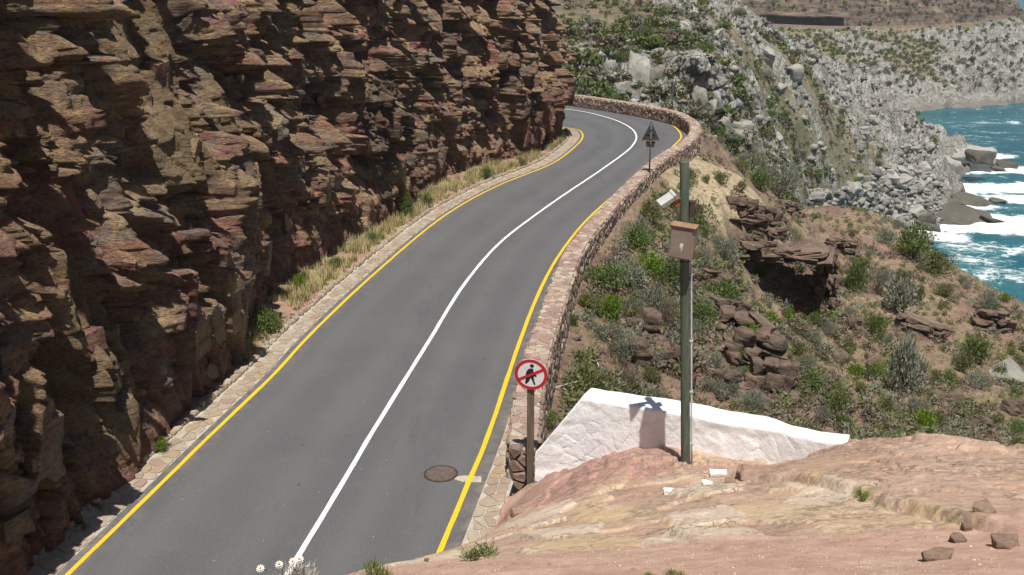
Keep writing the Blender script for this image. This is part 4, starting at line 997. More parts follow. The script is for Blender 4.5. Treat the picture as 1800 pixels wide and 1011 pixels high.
# ================================================================== SEA
def build_sea():
    x = np.r_[-6000, -2500, -900, -300, np.arange(20, 420, 1.6), 450, 520, 650, 900, 1500, 3000, 6000]
    y = np.r_[-6000, -1500, -300, 0, 60, np.arange(90, 480, 1.6), 500, 540, 600, 700, 900, 1300, 2200, 4000, 9000]
    X, Y = np.meshgrid(x, y, indexing='ij')
    foam = np.zeros(X.shape)
    for (px, py, rx, ry, k) in ((1660,385,14,9,1.0),(1700,330,14,8,.95),(1735,300,10,8,.95),(1760,275,8,7,.9),(1690,360,14,8,.95),(1770,330,18,7,.95),(1720,400,18,7,1.0),(1630,412,9,6,1.0),(1780,385,16,7,.95),(1790,410,13,5,.7),(1640,186,10,4,.8),(1780,172,14,4,.85),(1700,182,9,3,.55),
                                (1700,215,30,3,.42),(1780,215,24,3,.45),(1750,440,16,6,.55),(1700,455,12,5,.5),(1760,480,16,6,.42),(1800,300,14,8,.9),(1800,350,14,6,.85),(1650,350,8,6,.9)):
        q = atz(px, py, SEA_Z); foam = np.maximum(foam, k * (1 - sstep(0.35, 1.25, np.hypot((X - q[0]) / rx, (Y - q[1]) / ry) + 0.45 * fbm(X / 7, Y / 5, 154, 3))))
    zl = np.maximum(np.where((X < 165) & (Y < 330) & (Y > 76), tps_mid(X, Y), -99), -99)
    foam = np.maximum(foam, 0.95 * sstep(SEA_Z - 5, SEA_Z - 1, zl))
    foam = np.clip(foam * 1.25, 0, 1.15); foam = np.maximum(foam, 0.22 + 0.10 * fbm(X / 40, Y / 14, 151, 3))
    Z = SEA_Z + 0.45 * fbm(X / 14 + Y / 40, Y / 6, 152, 4) + 0.4 * foam * fbm(X / 4, Y / 3, 153, 3)
    near = (X > 20) & (X < 420) & (Y > 90) & (Y < 480); Z = np.where(near, Z, SEA_Z)
    shoal = np.clip(foam * 1.1 - 0.25, 0, 1) * 0.75
    me = mesh_np('sea', np.stack([X, Y, Z], -1).reshape(-1, 3), grid_faces(len(x), len(y)), M['sea'], True, {'foam': foam, 'shoal': shoal})
    struct('sea', me)
build_sea()

# ================================================================== FOREGROUND OUTCROP
FG = [(600,1011,8.6),(700,1011,8.2),(800,1011,8.0),(900,1011,7.6),(1100,1011,7.1),(1300,1011,6.7),(1500,1011,6.4),(1800,1011,6.1),
      (700,985,11.2),(790,975,12.2),(850,985,10.6),(1000,975,9.8),(1300,975,8.6),(1600,975,7.8),(1800,975,7.4),
      (840,945,16.4),(880,920,17.6),(950,930,13.6),(1100,940,11.2),(1300,930,10.2),(1500,930,9.4),(1800,930,8.8),
      (905,890,19.3),(950,880,17.4),(1050,880,15.0),(1250,880,13.0),(1500,880,11.4),(1800,880,10.4),
      (925,855,20.2),(965,830,19.4),(1050,815,17.9),(1120,800,17.6),(1205,807,17.35),(1400,825,15.2),(1500,820,14.2),(1650,820,13.3),(1800,820,12.7),
      (1100,788,18.4),(1190,797,18.2),(1270,814,17.7),(1250,830,16.6),(1300,834,16.2),(1340,826,17.2),(1340,838,16.0),(1385,800,16.9),(1470,770,16.7),(1550,766,16.3),(1650,770,15.6),(1800,792,14.5)]
fgp = [tuple(at(*q)) for q in FG]
fgp += [(0, 0, 8.8), (3, 0, 9.0), (-1.0, 1, 8.2), (-2.0, 4, 6.2), (6, 1, 8.6), (12, 4, 7.2), (0, -5, 9.2), (8, -6, 9.4), (16, 0, 7.5), (14, 9, 5.2), (-2, -4, 8.2)]
tps_fg = TPS(fgp, 0.03)
right_edge = Path(offset(Rc, -0.36 - 0.56))                      # the paved gutter ends here; rock lies on its right
back_edge = Path(np.array([atz(925,858,0.3)[:2], at(975,815,19.9)[:2], at(1100,765,19.2)[:2], at(1300,752,18.5)[:2], at(1420,752,17.9)[:2], at(1490,764,17.2)[:2], at(1560,763,16.5)[:2], at(1650,768,15.75)[:2], at(1800,790,14.7)[:2], at(2100,850,13.2)[:2], (22, 6), (30, 2)]))
back_edge = Path(resample(back_edge.q, 0.2))
def fg_ledge(y): return np.interp(y, [6.5, 7.9, 9, 10.4, 12.4, 14.2], [4.5, 4.32, 4.2, 4.13, 4.05, 3.65])
def fg_zone(x, y):
    red = sstep(-0.1, 0.5, 1 - np.hypot((x - 1.6) / 2.4, (y - 16.3) / 2.2) + 0.3 * fbm(x / .8, y / .8, 161, 3))
    dl = (y - 12.4) + 0.55 * (x - 5) + 0.5 * fbm(x / 2, y / 2, 162, 3)
    brown = sstep(-0.05, 0.35, x - fg_ledge(y) + 0.25 * fbm(x / 1.2, y / 1.2, 162, 3)) * sstep(6.5, 8.0, y + .4 * fbm(x, y, 165, 2))
    grav = np.maximum(1 - sstep(-0.35, 0.25, y - 8.3 + 0.18 * (x - 2) + 0.5 * fbm(x / 1.3, y / 1.3, 163, 3)),
                      sstep(0.3, 0.8, 1 - np.hypot((x + .3) / 0.9, (y - 17.6) / 2.6) + .3 * fbm(x / .5, y / .5, 164, 2)))
    grav = np.maximum(grav, sstep(0.2, .7, 1 - np.hypot((x - 4.0) / 1.3, (y - 15.2) / 0.8)))
    return red, brown, grav
def fg_plate(x, y):
    xr = y * 0.99 - x * 0.12; yr = x * 0.99 + y * 0.12; yw = yr + 0.22 * fbm(xr / 1.2, yr / 0.8, 171, 3)
    return voro(xr / 1.25 + .35 * fbm(x * 1.1, y * 1.1, 173, 4), yw / 0.8 + .35 * fbm(x * 1.1 + 7, y * 1.1, 168, 4), 174)[2]
def fg_h(x, y, detail=True):
    z = tps_fg(x, y)
    dr, _ = right_edge.signed(x, y); db, _ = back_edge.signed(x, y)
    dr = dr - np.interp(y, [0, 8, 11, 14.5], [1.3, 1.0, 0.55, 0.0])
    if detail:
        red, brown, grav = fg_zone(x, y)
        xr = y * 0.99 - x * 0.12; yr = x * 0.99 + y * 0.12
        yw = yr + 0.22 * fbm(xr / 1.2, yr / 0.8, 171, 3)
        # thin beds outcropping as low steps that strike across the slab
        def steps(q, seed, pmin, pmax, amp):
            r = random.Random(seed); b = [-12.0]
            while b[-1] < 30: b.append(b[-1] + r.uniform(pmin, pmax))
            b = np.array(b); i = np.clip(np.searchsorted(b, q) - 1, 0, len(b) - 2); w = b[i + 1] - b[i]; u = (q - b[i]) / w
            a = np.array([r.uniform(0.2, 1) for _ in b])[i]
            return amp * a * (0.5 - u + sstep(0.95, 1.0, u))
        mod = sstep(-0.15, 0.35, fbm(x / 2.2, y / 2.2, 172, 3))
        f1, f2, idv, gx, gy = voro(xr / 1.25 + .35 * fbm(x * 1.1, y * 1.1, 173, 4), yw / 0.8 + .35 * fbm(x * 1.1 + 7, y * 1.1, 168, 4), 174)
        g1, g2, idw, hx, hy = voro(xr / 0.33 + .2 * fbm(x * 2, y * 2, 175, 2), yw / 0.24, 176)
        d = (steps(yw, 5, 0.8, 2.4, 0.10) * sstep(-.1, .3, fbm(x / 1.6, y / 1.1, 169, 2))) * (0.35 + mod) * (1 - .7 * grav)
        d += (1 - grav) * (0.10 * (idv - .5) + 0.09 * (gx * (idv - .5)) - 0.06 * (1 - sstep(0, .035, f2 - f1)) * (.25 + mod))
        d += (1 - grav) * (0.3 + .7 * mod) * (0.035 * (idw - .5) - 0.03 * (1 - sstep(0, .07, g2 - g1)) * sstep(.3, .6, mod))
        d += red * (0.07 * (idw - .5) + 0.05 * (idv - .5))
        d += 0.035 * fbm(x / 1.0, y / 1.0, 177, 4) + 0.012 * fbm(x / .12, y / .12, 178, 3) * (1 + grav)
        # the long ledge between the pale slab and the higher brown one
        le = x - fg_ledge(y) + 0.10 * fbm(x / .35, y / .35, 179, 3); lw = sstep(7.0, 7.8, y) * (1 - sstep(14.0, 15.0, y))
        d += lw * 0.11 * (sstep(-0.02, 0.05, le) - sstep(0.3, 2.6, le)) - lw * 0.05 * np.exp(-((le + .06) / .05) ** 2)
        z = z + d * sstep(0.1, 1.5, -dr)
    z = z - 0.22 * np.exp(-(((x - 4.9) / 1.1) ** 2 + ((y - 15.9) / 0.9) ** 2))
    # steep sides
    e = -dr + 0.12 * fbm(x / .6, y / .6, 181, 3)
    z = np.minimum(z, np.where(y < 19, 0.02 + np.maximum(e - 0.02, -1) * np.interp(y, [0, 12, 16.5, 18.5], [5, 5, 1.6, 0.5]) , z))
    z = np.where(e < 0, np.minimum(z, -0.25 + e), z)
    b = db + 0.10 * fbm(x / .5, y / .5, 182, 3)
    z = z - np.where(b > 0, b * 1.7 + 0.02, 0)
    return z
def build_fg():
    x = np.r_[np.arange(-5, 10.2, 0.04), np.arange(10.2, 22, 0.2)]; y = np.r_[np.arange(-10, 4, 0.3), np.arange(4, 21.5, 0.04)]
    X, Y = np.meshgrid(x, y, indexing='ij'); Z = fg_h(X, Y); red, brown, grav = fg_zone(X, Y)
    dr, _ = right_edge.signed(X, Y); db, _ = back_edge.signed(X, Y)
    F = grid_faces(len(x), len(y)); keep = (dr.ravel()[F] < 1.6).any(1) & (db.ravel()[F] < 2.5).any(1); F = F[keep]
    used = np.unique(F); remap = np.full(X.size, -1); remap[used] = np.arange(len(used))
    V = np.stack([X, Y, Z], -1).reshape(-1, 3)[used]
    me = mesh_np('rock_outcrop', V, remap[F], M['fore_rock'], True, {'red': red.ravel()[used], 'brown': brown.ravel()[used], 'gravel': grav.ravel()[used], 'plate': fg_plate(X, Y).ravel()[used]})
    o = struct('rock_outcrop', me); o['label'] = 'broad weathered pink and ochre rock outcrop in the foreground'
    return o, HF(x, y, Z)
outcrop, FGH = build_fg()
fgl = lambda px, py: hit(px, py, FGH, 4, 22, 0.03)

# ------------------------------------------------------------------ whitewashed wall
def white_wall():
    FT = [(940,797,19.55),(1021.7,700,18.96),(1120,715,18.6),(1197,726.7,18.3),(1270,741.7,17.95),(1336.7,751.7,17.7),(1387,763,17.4),(1433,771.7,17.1),(1490,779,16.85)]
    TH_ = [0.30, 0.58, 0.58, 0.57, 0.55, 0.53, 0.40, 0.38, 0.36]
    P = np.array([at(*q) for q in FT]); n = 150
    s = np.r_[0, np.cumsum(np.linalg.norm(np.diff(P[:, :2], axis=0), axis=1))]; t = np.linspace(0, s[-1], n)
    x = np.interp(t, s, P[:, 0]); y = np.interp(t, s, P[:, 1]); zt = np.interp(t, s, P[:, 2]); w = np.interp(t, s, TH_)
    zt = zt + 0.015 * fbm(t / .5, t * 0, 191, 3)
    d = np.array([P[-1, 0] - P[1, 0], P[-1, 1] - P[1, 1]]); d /= np.linalg.norm(d); nb = np.array([-d[1], d[0]])     # towards the back
    root = thing('white_wall', (x[n // 2], y[n // 2], 1.5), 'thick whitewashed masonry wall with a sloping left end behind the pole', 'wall')
    inv = np.array(root.location)
    zb = 0.7; nv = 40; rows = []
    for j in range(nv):
        v = j / (nv - 1); z = zb + (zt - 0.03 - zb) * v
        off = 0.025 * fbm(t / .25, z / .2, 192, 4) + 0.02
        rows.append(np.c_[x + nb[0] * off, y + nb[1] * off, z])
    rows.append(np.c_[x + nb[0] * 0.05, y + nb[1] * .05, zt])
    for k in (0.35, 0.65, 0.94): rows.append(np.c_[x + nb[0] * w * k, y + nb[1] * w * k, zt + 0.012 * fbm(t / .3, t * 0 + k * 5, 193, 3)])
    rows.append(np.c_[x + nb[0] * w, y + nb[1] * w, zt - .03]); rows.append(np.c_[x + nb[0] * w, y + nb[1] * w, zt * 0 - 0.6])
    V = np.stack(rows, 1); k = V.shape[1]
    F = [tuple(f) for f in grid_faces(n, k)[:, ::-1]]; F.append(tuple(range(k))); F.append(tuple(range((n - 1) * k, n * k))[::-1])
    obj('wall_body', mesh_np('wall_body', V.reshape(-1, 3) - inv, F, M['whitewash'], True), root)
    # rough blocks under the whitewash
    wp = Path(np.c_[x, y])
    cl = cells(0.35, s[-1] - 0.25, 1.15, 2.75, 0.50, 0.20, 195, 0.004, 0.42)
    cl = [c for c in cl if c[1][:, 1].max() < np.interp(c[0][0], t, zt) - 0.06 and c[1][:, 1].max() < np.interp(c[1][:, 0].min(), t, zt) - 0.05]
    def mp_(a, z, h):
        q = wp.pos(a, 0); o = -h * 0.8 + 0.028; return np.c_[q[:, 0] + nb[0] * o, q[:, 1] + nb[1] * o, z] - inv
    lay(cl, mp_, root, 'masonry_block', M['whitewash'], M['whitewash'], lambda p: 0, 300, 0.013, 0.30)
white_wall()

# ------------------------------------------------------------------ signs
def rotz(a): c, s = math.cos(a), math.sin(a); return np.array([[c, -s, 0], [s, c, 0], [0, 0, 1]])
def disc(mb, r0, r1, y, th, n=48):
    V = []; F = []
    for k in range(n):
        w = 2 * math.pi * k / n
        for (r, yy) in ((r0, y), (r1, y), (r1, y + th), (r0, y + th)): V.append((r * math.cos(w), yy, r * math.sin(w)))
    for k in range(n):
        a = 4 * k; b = 4 * ((k + 1) % n)
        for j in range(4): F.append((a + j, b + j, b + (j + 1) % 4, a + (j + 1) % 4))
    return mb.add(V, F)
def plate(mb, pts, y, th):
    n = len(pts); V = [(p[0], y, p[1]) for p in pts] + [(p[0], y + th, p[1]) for p in pts]
    return mb.add(V, [tuple(range(n))] + [tuple(range(2 * n - 1, n - 1, -1))] + [(k, k + n, (k + 1) % n + n, (k + 1) % n) for k in range(n)])
def no_walking_sign():
    b = fgl(932, 846); 
    if b is None: b = atz(932, 846, 0.3)
    cz = aty(932, 659, b[1] - .08)
    R = 29.5 / FPX * np.linalg.norm(cz - np.array([0, 0, CAM_H])) 
    t = thing('road_sign', b, 'round red bordered no walking sign on a brown wooden post', 'sign', rot=(0, 0, 0))
    h = cz[2] - b[2]
    p = MB().box((0, 0.035, (h + R * 0.6) / 2 - 0.2), (0.15, 0.085, h + R * .6 + .4)); me = bevel_me(p.me('post', M['wood_post']), 0.012); obj('post', me, t)
    face = thing('sign_face', (0, 0, 0), None, None); face.parent = t; face.location = (0, -0.07, h); face.rotation_euler = (math.radians(3), 0, math.radians(-12))
    m = MB(); V = [(0, 0.004, 0)] + [(R * math.cos(2 * math.pi * k / 48), 0.004, R * math.sin(2 * math.pi * k / 48)) for k in range(48)]
    V2 = [(v[0], 0.014, v[2]) for v in V]; m.add(V + V2, [(0, k + 1, (k + 1) % 48 + 1) for k in range(48)] + [(49, 49 + (k + 1) % 48 + 1, 49 + k + 1) for k in range(48)] + [(k + 1, 50 + k, 50 + (k + 1) % 48, (k + 1) % 48 + 1) for k in range(48)])
    obj('sign_disc', m.me('sign_disc', M['sign_white']), face)
    obj('red_border', disc(MB(), R * 0.80, R * 1.0, 0.0, 0.003).me('red_border', M['sign_red']), face)
    a = math.radians(27); c, s = math.cos(a), math.sin(a); w = R * 0.085; L = R * 0.86
    obj('red_slash', plate(MB(), [(-L * c + w * s, -L * s - w * c), (L * c + w * s, L * s - w * c), (L * c - w * s, L * s + w * c), (-L * c - w * s, -L * s + w * c)], -0.003, 0.003).me('red_slash', M['sign_red']), face)
    # walking figure, head to the upper right, seen in profile
    k = R / 1.0
    g = MB(); n = 16
    g.add([(k * (0.06 + 0.12 * math.cos(2 * math.pi * q / n)), 0.0005, k * (0.58 + 0.12 * math.sin(2 * math.pi * q / n))) for q in range(n)], [tuple(range(n))])
    body = [(-0.06, 0.40), (0.09, 0.41), (0.15, 0.33), (0.15, 0.14), (0.36, -0.06), (0.31, -0.11), (0.08, 0.05), (0.07, -0.10), (0.19, -0.36), (0.27, -0.64), (0.17, -0.66), (0.08, -0.40), (-0.02, -0.20), (-0.10, -0.42), (-0.28, -0.64), (-0.37, -0.57), (-0.21, -0.36), (-0.11, -0.06), (-0.08, 0.20), (-0.18, 0.10), (-0.26, -0.10), (-0.33, -0.07), (-0.28, 0.16), (-0.18, 0.33)]
    V = [(q[0] * k, 0.0005, q[1] * k) for q in body]; V2 = [(q[0] * k, 0.0035, q[1] * k) for q in body]
    bm = bmesh.new(); vs_ = [bm.verts.new(v) for v in V]; f = bm.faces.new(vs_); bmesh.ops.triangulate(bm, faces=[f]); bm.verts.index_update()
    g.add([tuple(v.co) for v in bm.verts], [tuple(v.index for v in fc.verts) for fc in bm.faces]); bm.free()
    obj('walking_figure', g.me('walking_figure', M['sign_black']), face)
no_walking_sign()
def warning_sign(px, ptop, pbot, zbase, wpx, label, group_rot=0.0):
    b = atz(px, pbot, zbase); d = np.linalg.norm(b - np.array([0, 0, CAM_H])); top = aty(px, ptop, b[1])
    H = top[2] - b[2]; w = wpx / FPX * d; ht = w * 1.0
    t = thing('road_sign', b, label, 'sign', rot=(0, 0, group_rot))
    obj('post', MB().tube([(0, 0, -0.5), (0, 0, H)], 0.045, 12).me('post', M['sign_post_metal'], True), t)
    obj('finial', MB().tube([(0, 0, H), (0, 0, H + 0.04), (0, 0, H + .07)], [0.05, 0.05, 0.02], 12).me('finial', M['sign_post_metal'], True), t)
    zb = H - ht * 0.97
    tri = [(-w / 2, zb), (-w / 2 + .04, zb - .03), (w / 2 - .04, zb - .03), (w / 2, zb), (0.04, zb + ht * .93), (-0.04, zb + ht * .93)]
    obj('sign_panel', plate(MB(), tri, 0.05, 0.012).me('sign_panel', M['sign_back']), t)
    obj('panel_lip', MB().box((0, 0.03, zb - 0.005), (w * 0.98, 0.05, 0.035)).me('panel_lip', M['rust']), t)
    obj('stiffener', MB().box((0, 0.035, zb + ht * .35), (w * 0.5, 0.03, 0.03)).me('stiffener', M['sign_post_metal']), t)
    sw = w * 0.27
    obj('supplementary_plate', plate(MB(), [(-sw * .9, zb - .05), (-sw * .85, zb - ht * .36), (sw * .75, zb - ht * .40), (sw, zb - .05)], 0.05, 0.012).me('supplementary_plate', M['sign_back']), t)
    for z in (zb + ht * .1, zb + ht * .6, zb - ht * .2): obj('clamp', MB().box((0, 0, z), (0.12, 0.12, 0.03)).me('clamp', M['iron']), t)
warning_sign(1140, 216, 332, 0.05, 31, 'dark back of a triangular warning sign on its post beside the parapet wall')
warning_sign(1181, 144, 197, -2.6, 14, 'small grey back of a triangular sign below the granite faces past the bend')

# ------------------------------------------------------------------ utility pole
def utility_pole():
    b = at(1205, 809, 17.35)
    top = aty(1203, 283, b[1]); H = top[2] - b[2]; dx = top[0] - b[0]
    t = thing('utility_pole', b, 'green wooden utility pole standing in front of the white wall', 'pole')
    ax = lambda z, ox=0, oy=0: (dx * z / H + ox, oy, z)
    r = 0.080
    obj('shaft', MB().tube([ax(-0.5), ax(0.02), ax(H * .25), ax(H * .5), ax(H * .75), ax(H - .02), ax(H)], [r * 1.04, r * 1.04, r * 1.02, r, r * .97, r * .95, r * .90], 20).me('shaft', M['green_pole'], True), t)
    zc = aty(1197, 425, b[1] - .2)[2] - b[2]
    R = rotz(math.radians(-24))
    bx = thing('junction_box', (0, 0, 0), None, None); bx.parent = t; bx.location = ax(zc, -0.06, -0.19); bx.rotation_euler = (math.radians(4), math.radians(3.5), math.radians(-24))
    bw, bd, bh = 0.40, 0.19, 0.55
    obj('enclosure', bevel_me(MB().box((0, 0, 0), (bw, bd, bh)).me('enclosure', M['box_steel']), 0.008), bx)
    obj('lid', bevel_me(MB().box((0, -0.01, bh / 2 + 0.014), (bw + .03, bd + .04, 0.018)).me('lid', M['lid_rust']), 0.006), bx)
    obj('door', bevel_me(MB().box((-0.01, -bd / 2 - .006, -0.01), (bw - .05, 0.012, bh - .06)).me('door', M['box_steel']), 0.004), bx)
    obj('side_rust', MB().box((bw / 2 + .002, 0.0, -bh * .33), (0.004, bd * .7, bh * .24)).me('side_rust', M['rust']), bx)
    m = MB(); r_ = random.Random(4)
    pts = [(-0.02, .02), (.03, .03), (.045, 0.0), (.03, -.02), (.035, -.09), (.02, -.03), (.012, -.15), (0.0, -.04), (-.015, -.07), (-.02, -.02)]
    V = [(p[0], -bd / 2 - .014, p[1] - .02) for p in pts]; m.add(V, [tuple(range(len(V)))]); obj('paint_splash', m.me('paint_splash', M['sign_white']), bx)
    obj('mounting_strap', MB().tube([ax(zc - .34), ax(zc - .30)], r * 1.12, 16).me('mounting_strap', M['iron'], True), t)
    obj('mounting_strap', MB().tube([ax(zc - .41), ax(zc - .385)], r * 1.12, 16).me('mounting_strap', M['iron'], True), t)
    zl = aty(1172, 352, b[1] - .1)[2] - b[2]
    lm = thing('flood_lamp', (0, 0, 0), None, None); lm.parent = t
    lx = aty(1171, 352, b[1] - .1)[0] - b[0]
    lm.location = (lx, -0.1, zl); lm.rotation_euler = (math.radians(18), math.radians(-33), math.radians(8))
    obj('housing', bevel_me(MB().box((0, 0, 0), (0.27, 0.19, 0.085)).me('housing', M['lamp_white']), 0.012), lm)
    obj('visor', bevel_me(MB().box((0.15, 0, 0.006), (0.05, 0.20, 0.10)).me('visor', M['lamp_white']), 0.008), lm)
    obj('bracket', MB().tube([(lx + .14, -0.06, zl + .06), (lx + .2, -0.03, zl + .02), ax(zl - .02)], 0.018, 8).me('bracket', M['rust'], True), t)
    obj('clamp_block', bevel_me(MB().box(ax(zl - .16, 0.12, -0.01), (0.09, 0.12, 0.26)).me('clamp_block', M['dark_rust']), 0.01), t)
    obj('clamp_block', bevel_me(MB().box(ax(zl - .06, -0.12, 0.03), (0.12, 0.08, 0.16)).me('clamp_block', M['rust']), 0.01), t)
    cp = [ax(zc - .32, .06, -.09), ax(zc - .5, .105, -.03), ax(zc - .9, .105, -.03), ax(H * .3, .105, -.02), ax(0.35, .105, -.02), ax(-.1, .11, -.02)]
    obj('conduit', MB().tube(cp, 0.017, 8).me('conduit', M['conduit'], True), t)
    for z in (0.35, 1.35, 2.3): obj('conduit_clip', MB().box(ax(z, .10, -.02), (0.06, .05, .03)).me('conduit_clip', M['conduit']), t)
    obj('cable_loop', MB().tube([ax(zc - .3, -.1, -.1), ax(zc - .45, -.19, -.1), ax(zc - .58, -.17, -.1), ax(zc - .63, -.10, -.08), ax(zc - .58, -.07, -.06)], 0.008, 6).me('cable_loop', M['sign_black'], True), t)
utility_pole()

# ------------------------------------------------------------------ things on and by the road
def manhole():
    p = atz(775, 833, 0.0)
    t = thing('manhole_cover', (p[0], p[1], 0.0), 'round iron manhole cover set in the asphalt', 'manhole')
    R = 0.385; m = MB(); n = 40
    V = [(0, 0, .012)] + [(R * .86 * math.cos(2 * math.pi * k / n), R * .86 * math.sin(2 * math.pi * k / n), .012) for k in range(n)]
    m.add(V, [(0, k + 1, (k + 1) % n + 1) for k in range(n)]); lid = obj('lid', m.me('lid', M['iron']), t)
    g = MB(); V = []; F = []
    for k in range(n):
        w = 2 * math.pi * k / n
        for r, z in ((R * .87, .005), (R * .89, .015), (R * .98, .015), (R, .003)): V.append((r * math.cos(w), r * math.sin(w), z))
    for k in range(n):
        a = 4 * k; b = 4 * ((k + 1) % n)
        for j in range(3): F.append((a + j, a + j + 1, b + j + 1, b + j))
    g.add(V, F); obj('frame_ring', g.me('frame_ring', M['dark_rust']), t)
    h = MB()
    for i in range(-3, 4):
        L = math.sqrt(max(0, (R * .8) ** 2 - (i * .085) ** 2)); h.box((i * .085, 0, .014), (.022, 2 * L, .008)); 
    ribs = obj('tread_ribs', h.me('tread_ribs', M['iron']), lid); ribs['kind'] = 'stuff'
manhole()
def patch():
    P = [atz(*q, 0)[:2] for q in ((797,842),(806,837),(818,836),(846,838),(846,848),(828,848),(812,847))]
    c = np.mean(P, 0); m = MB(); m.add([(*(p - c), 0.0) for p in P], [tuple(range(len(P)))[::-1]])
    o = obj('cement_patch', m.me('cement_patch', M['mortar']), None, (*c, 0.0025)); o['kind'] = 'structure'
patch()
CLH = HF(c_s, c_z, c_D)
def cliff_hit(px, py):
    ts = np.arange(12, 75, 0.03); P = np.array([0, 0, CAM_H]) + ts[:, None] * ray(px, py); d, q = toe_path.signed(P[:, 0], P[:, 1]); k = np.argmax(d > -CLH(q, P[:, 2])); return P[k]
def sheet_on_cliff():
    p = cliff_hit(127, 366); v = ray(127, 366); p = p - v / np.linalg.norm(v) * 0.12
    t = thing('metal_sheet', p, 'narrow rusty brown metal sheet leaning on the cliff face', 'sheet')
    k = pxm_(p); q = [((x - 127) * k, (366 - y) * k * 1.04) for x, y in ((107, 330), (129, 327), (146, 395), (126, 402))]
    obj('panel', plate(MB(), q, -0.01, 0.012).me('panel', M['rust_sheet']), t)
    obj('rear_brace', MB().box((0, .12, 0), (.04, .24, .04)).me('rear_brace', M['rust']), t)
    d = np.array([0, 0, CAM_H]) - p; t.rotation_euler = (0, 0, math.atan2(d[1], d[0]) + math.pi / 2)
pxm_ = lambda p: np.linalg.norm(np.asarray(p) - np.array([0, 0, CAM_H])) / FPX
sheet_on_cliff()
def stakes():
    q = hit(1022, 660, NEARH); q = q if q is not None else at(1022, 660, 24)
    top = aty(1017, 616, q[1])
    t = thing('stake', q, 'thin rusty iron stake standing in the bush behind the white wall', 'stake')
    obj('rod', MB().tube([(0, 0, -.3), tuple(top - q)], 0.022, 8).me('rod', M['dark_rust']), t)
    obj('rod_cap', MB().box(tuple(top - q), (.05, .03, .05)).me('rod_cap', M['rust']), t)
    a = hit(978, 684, NEARH); a = a if a is not None else at(978, 684, 23)
    b = aty(1014, 674, a[1]); a2 = aty(975, 685, a[1] - .1)
    t = thing('fallen_pole', a2, 'pale weathered pole lying against the foot of the parapet wall', 'pole')
    obj('stick', MB().tube([(0, 0, .05), tuple((b - a2) * .5 + np.array([0, 0, .06])), tuple(b - a2 + np.array([0, 0, .05]))], 0.02, 8).me('stick', M['dead_wood']), t)
    a = hit(1040, 630, NEARH); b = hit(1055, 658, NEARH)
    if a is not None and b is not None:
        t = thing('dead_branch', a, 'bleached dead branch lying on the sandy bank', 'branch')
        obj('branch', MB().tube([(0, 0, .12), tuple((b - a) * .5 + np.array([.03, 0, .12])), tuple(b - a + np.array([0, 0, .1]))], [0.03, .025, .012], 8).me('branch', M['dead_wood']), t)
        obj('twig', MB().tube([tuple((b - a) * .4 + np.array([0, 0, .12])), tuple((b - a) * .6 + np.array([.15, .1, .2]))], [0.015, .006], 6).me('twig', M['dead_wood']), t)
stakes()

# ================================================================== VEGETATION
def leaf_cloud(seed, n, leaf, lobes=7, flat=0.75, spread=0.62, aspect=0.45, up=0.35, shell=0.55):
    r = np.random.default_rng(seed)
    c = r.normal(0, 1, (lobes, 3)); c /= np.linalg.norm(c, axis=1)[:, None]; c *= (spread * r.random(lobes) ** 0.5)[:, None]
    c[:, 2] = np.abs(c[:, 2]) * flat + 0.25; R = r.uniform(0.28, 0.5, lobes)
    li = r.choice(lobes, n, p=R ** 2 / (R ** 2).sum()); u = r.normal(0, 1, (n, 3)); u /= np.linalg.norm(u, axis=1)[:, None]
    rad = R[li] * (shell + (1 - shell) * r.random(n) ** 0.6) * (1 + 0.18 * r.normal(0, 1, n))
    P = c[li] + u * rad[:, None] * np.array([1, 1, flat]); P[:, 2] = np.maximum(P[:, 2], 0.02 + 0.05 * r.random(n))
    d = u + np.array([0, 0, up]) + r.normal(0, 0.55, (n, 3)); d /= np.linalg.norm(d, axis=1)[:, None]        # long axis of a leaf
    w = np.cross(d, r.normal(0, 1, (n, 3))); w /= np.linalg.norm(w, axis=1)[:, None] + 1e-9
    L = leaf * r.uniform(0.6, 1.4, n)[:, None]; W = L * aspect
    V = np.stack([P - d * L * .5, P + w * W * .5, P + d * L * .5, P - w * W * .5], 1).reshape(-1, 3)
    F = np.arange(4 * n).reshape(n, 4); t = np.repeat(r.random(n), 4)
    return V, F, t
def bush_me(name, mat, seed, n, leaf, **kw):
    V, F, t = leaf_cloud(seed, n, leaf, **kw); return mesh_np(name, V, F, mat, False, {'tint': t})
def stem_me(seed, n=7):
    r = random.Random(seed); m = MB()
    for k in range(n):
        a = r.uniform(0, 6.28); e = r.uniform(.3, .7); h = r.uniform(.35, .75)
        m.tube([(0, 0, -0.15), (math.cos(a) * e * .4, math.sin(a) * e * .4, h * .45), (math.cos(a) * e, math.sin(a) * e, h)], [0.035, 0.022, 0.008], 5, False)
    return m.me('stems', M['stem_wood'])
KINDS = {'green': ('leaf_green', dict(n=1500, leaf=0.105, lobes=8)), 'bright': ('leaf_bright', dict(n=1600, leaf=0.10, lobes=9, shell=0.65)),
         'olive': ('leaf_olive', dict(n=1500, leaf=0.095, lobes=8)), 'grey': ('leaf_grey', dict(n=1700, leaf=0.12, lobes=8, aspect=0.2, up=0.7, shell=0.4)),
         'dry': ('leaf_dry', dict(n=1200, leaf=0.13, lobes=7, aspect=0.14, up=0.9, shell=0.3)), 'silver': ('leaf_silver', dict(n=1500, leaf=0.13, lobes=9, aspect=0.4))}
PROTO = {k: [bush_me('foliage', M[m], 700 + 10 * i + v, **kw) for v in range(3)] for i, (k, (m, kw)) in enumerate(KINDS.items())}
STEMS = [stem_me(40 + k) for k in range(3)]
pxm = lambda p: np.linalg.norm(np.asarray(p) - np.array([0, 0, CAM_H])) / FPX      # metres per photo pixel there
rb = random.Random(99)
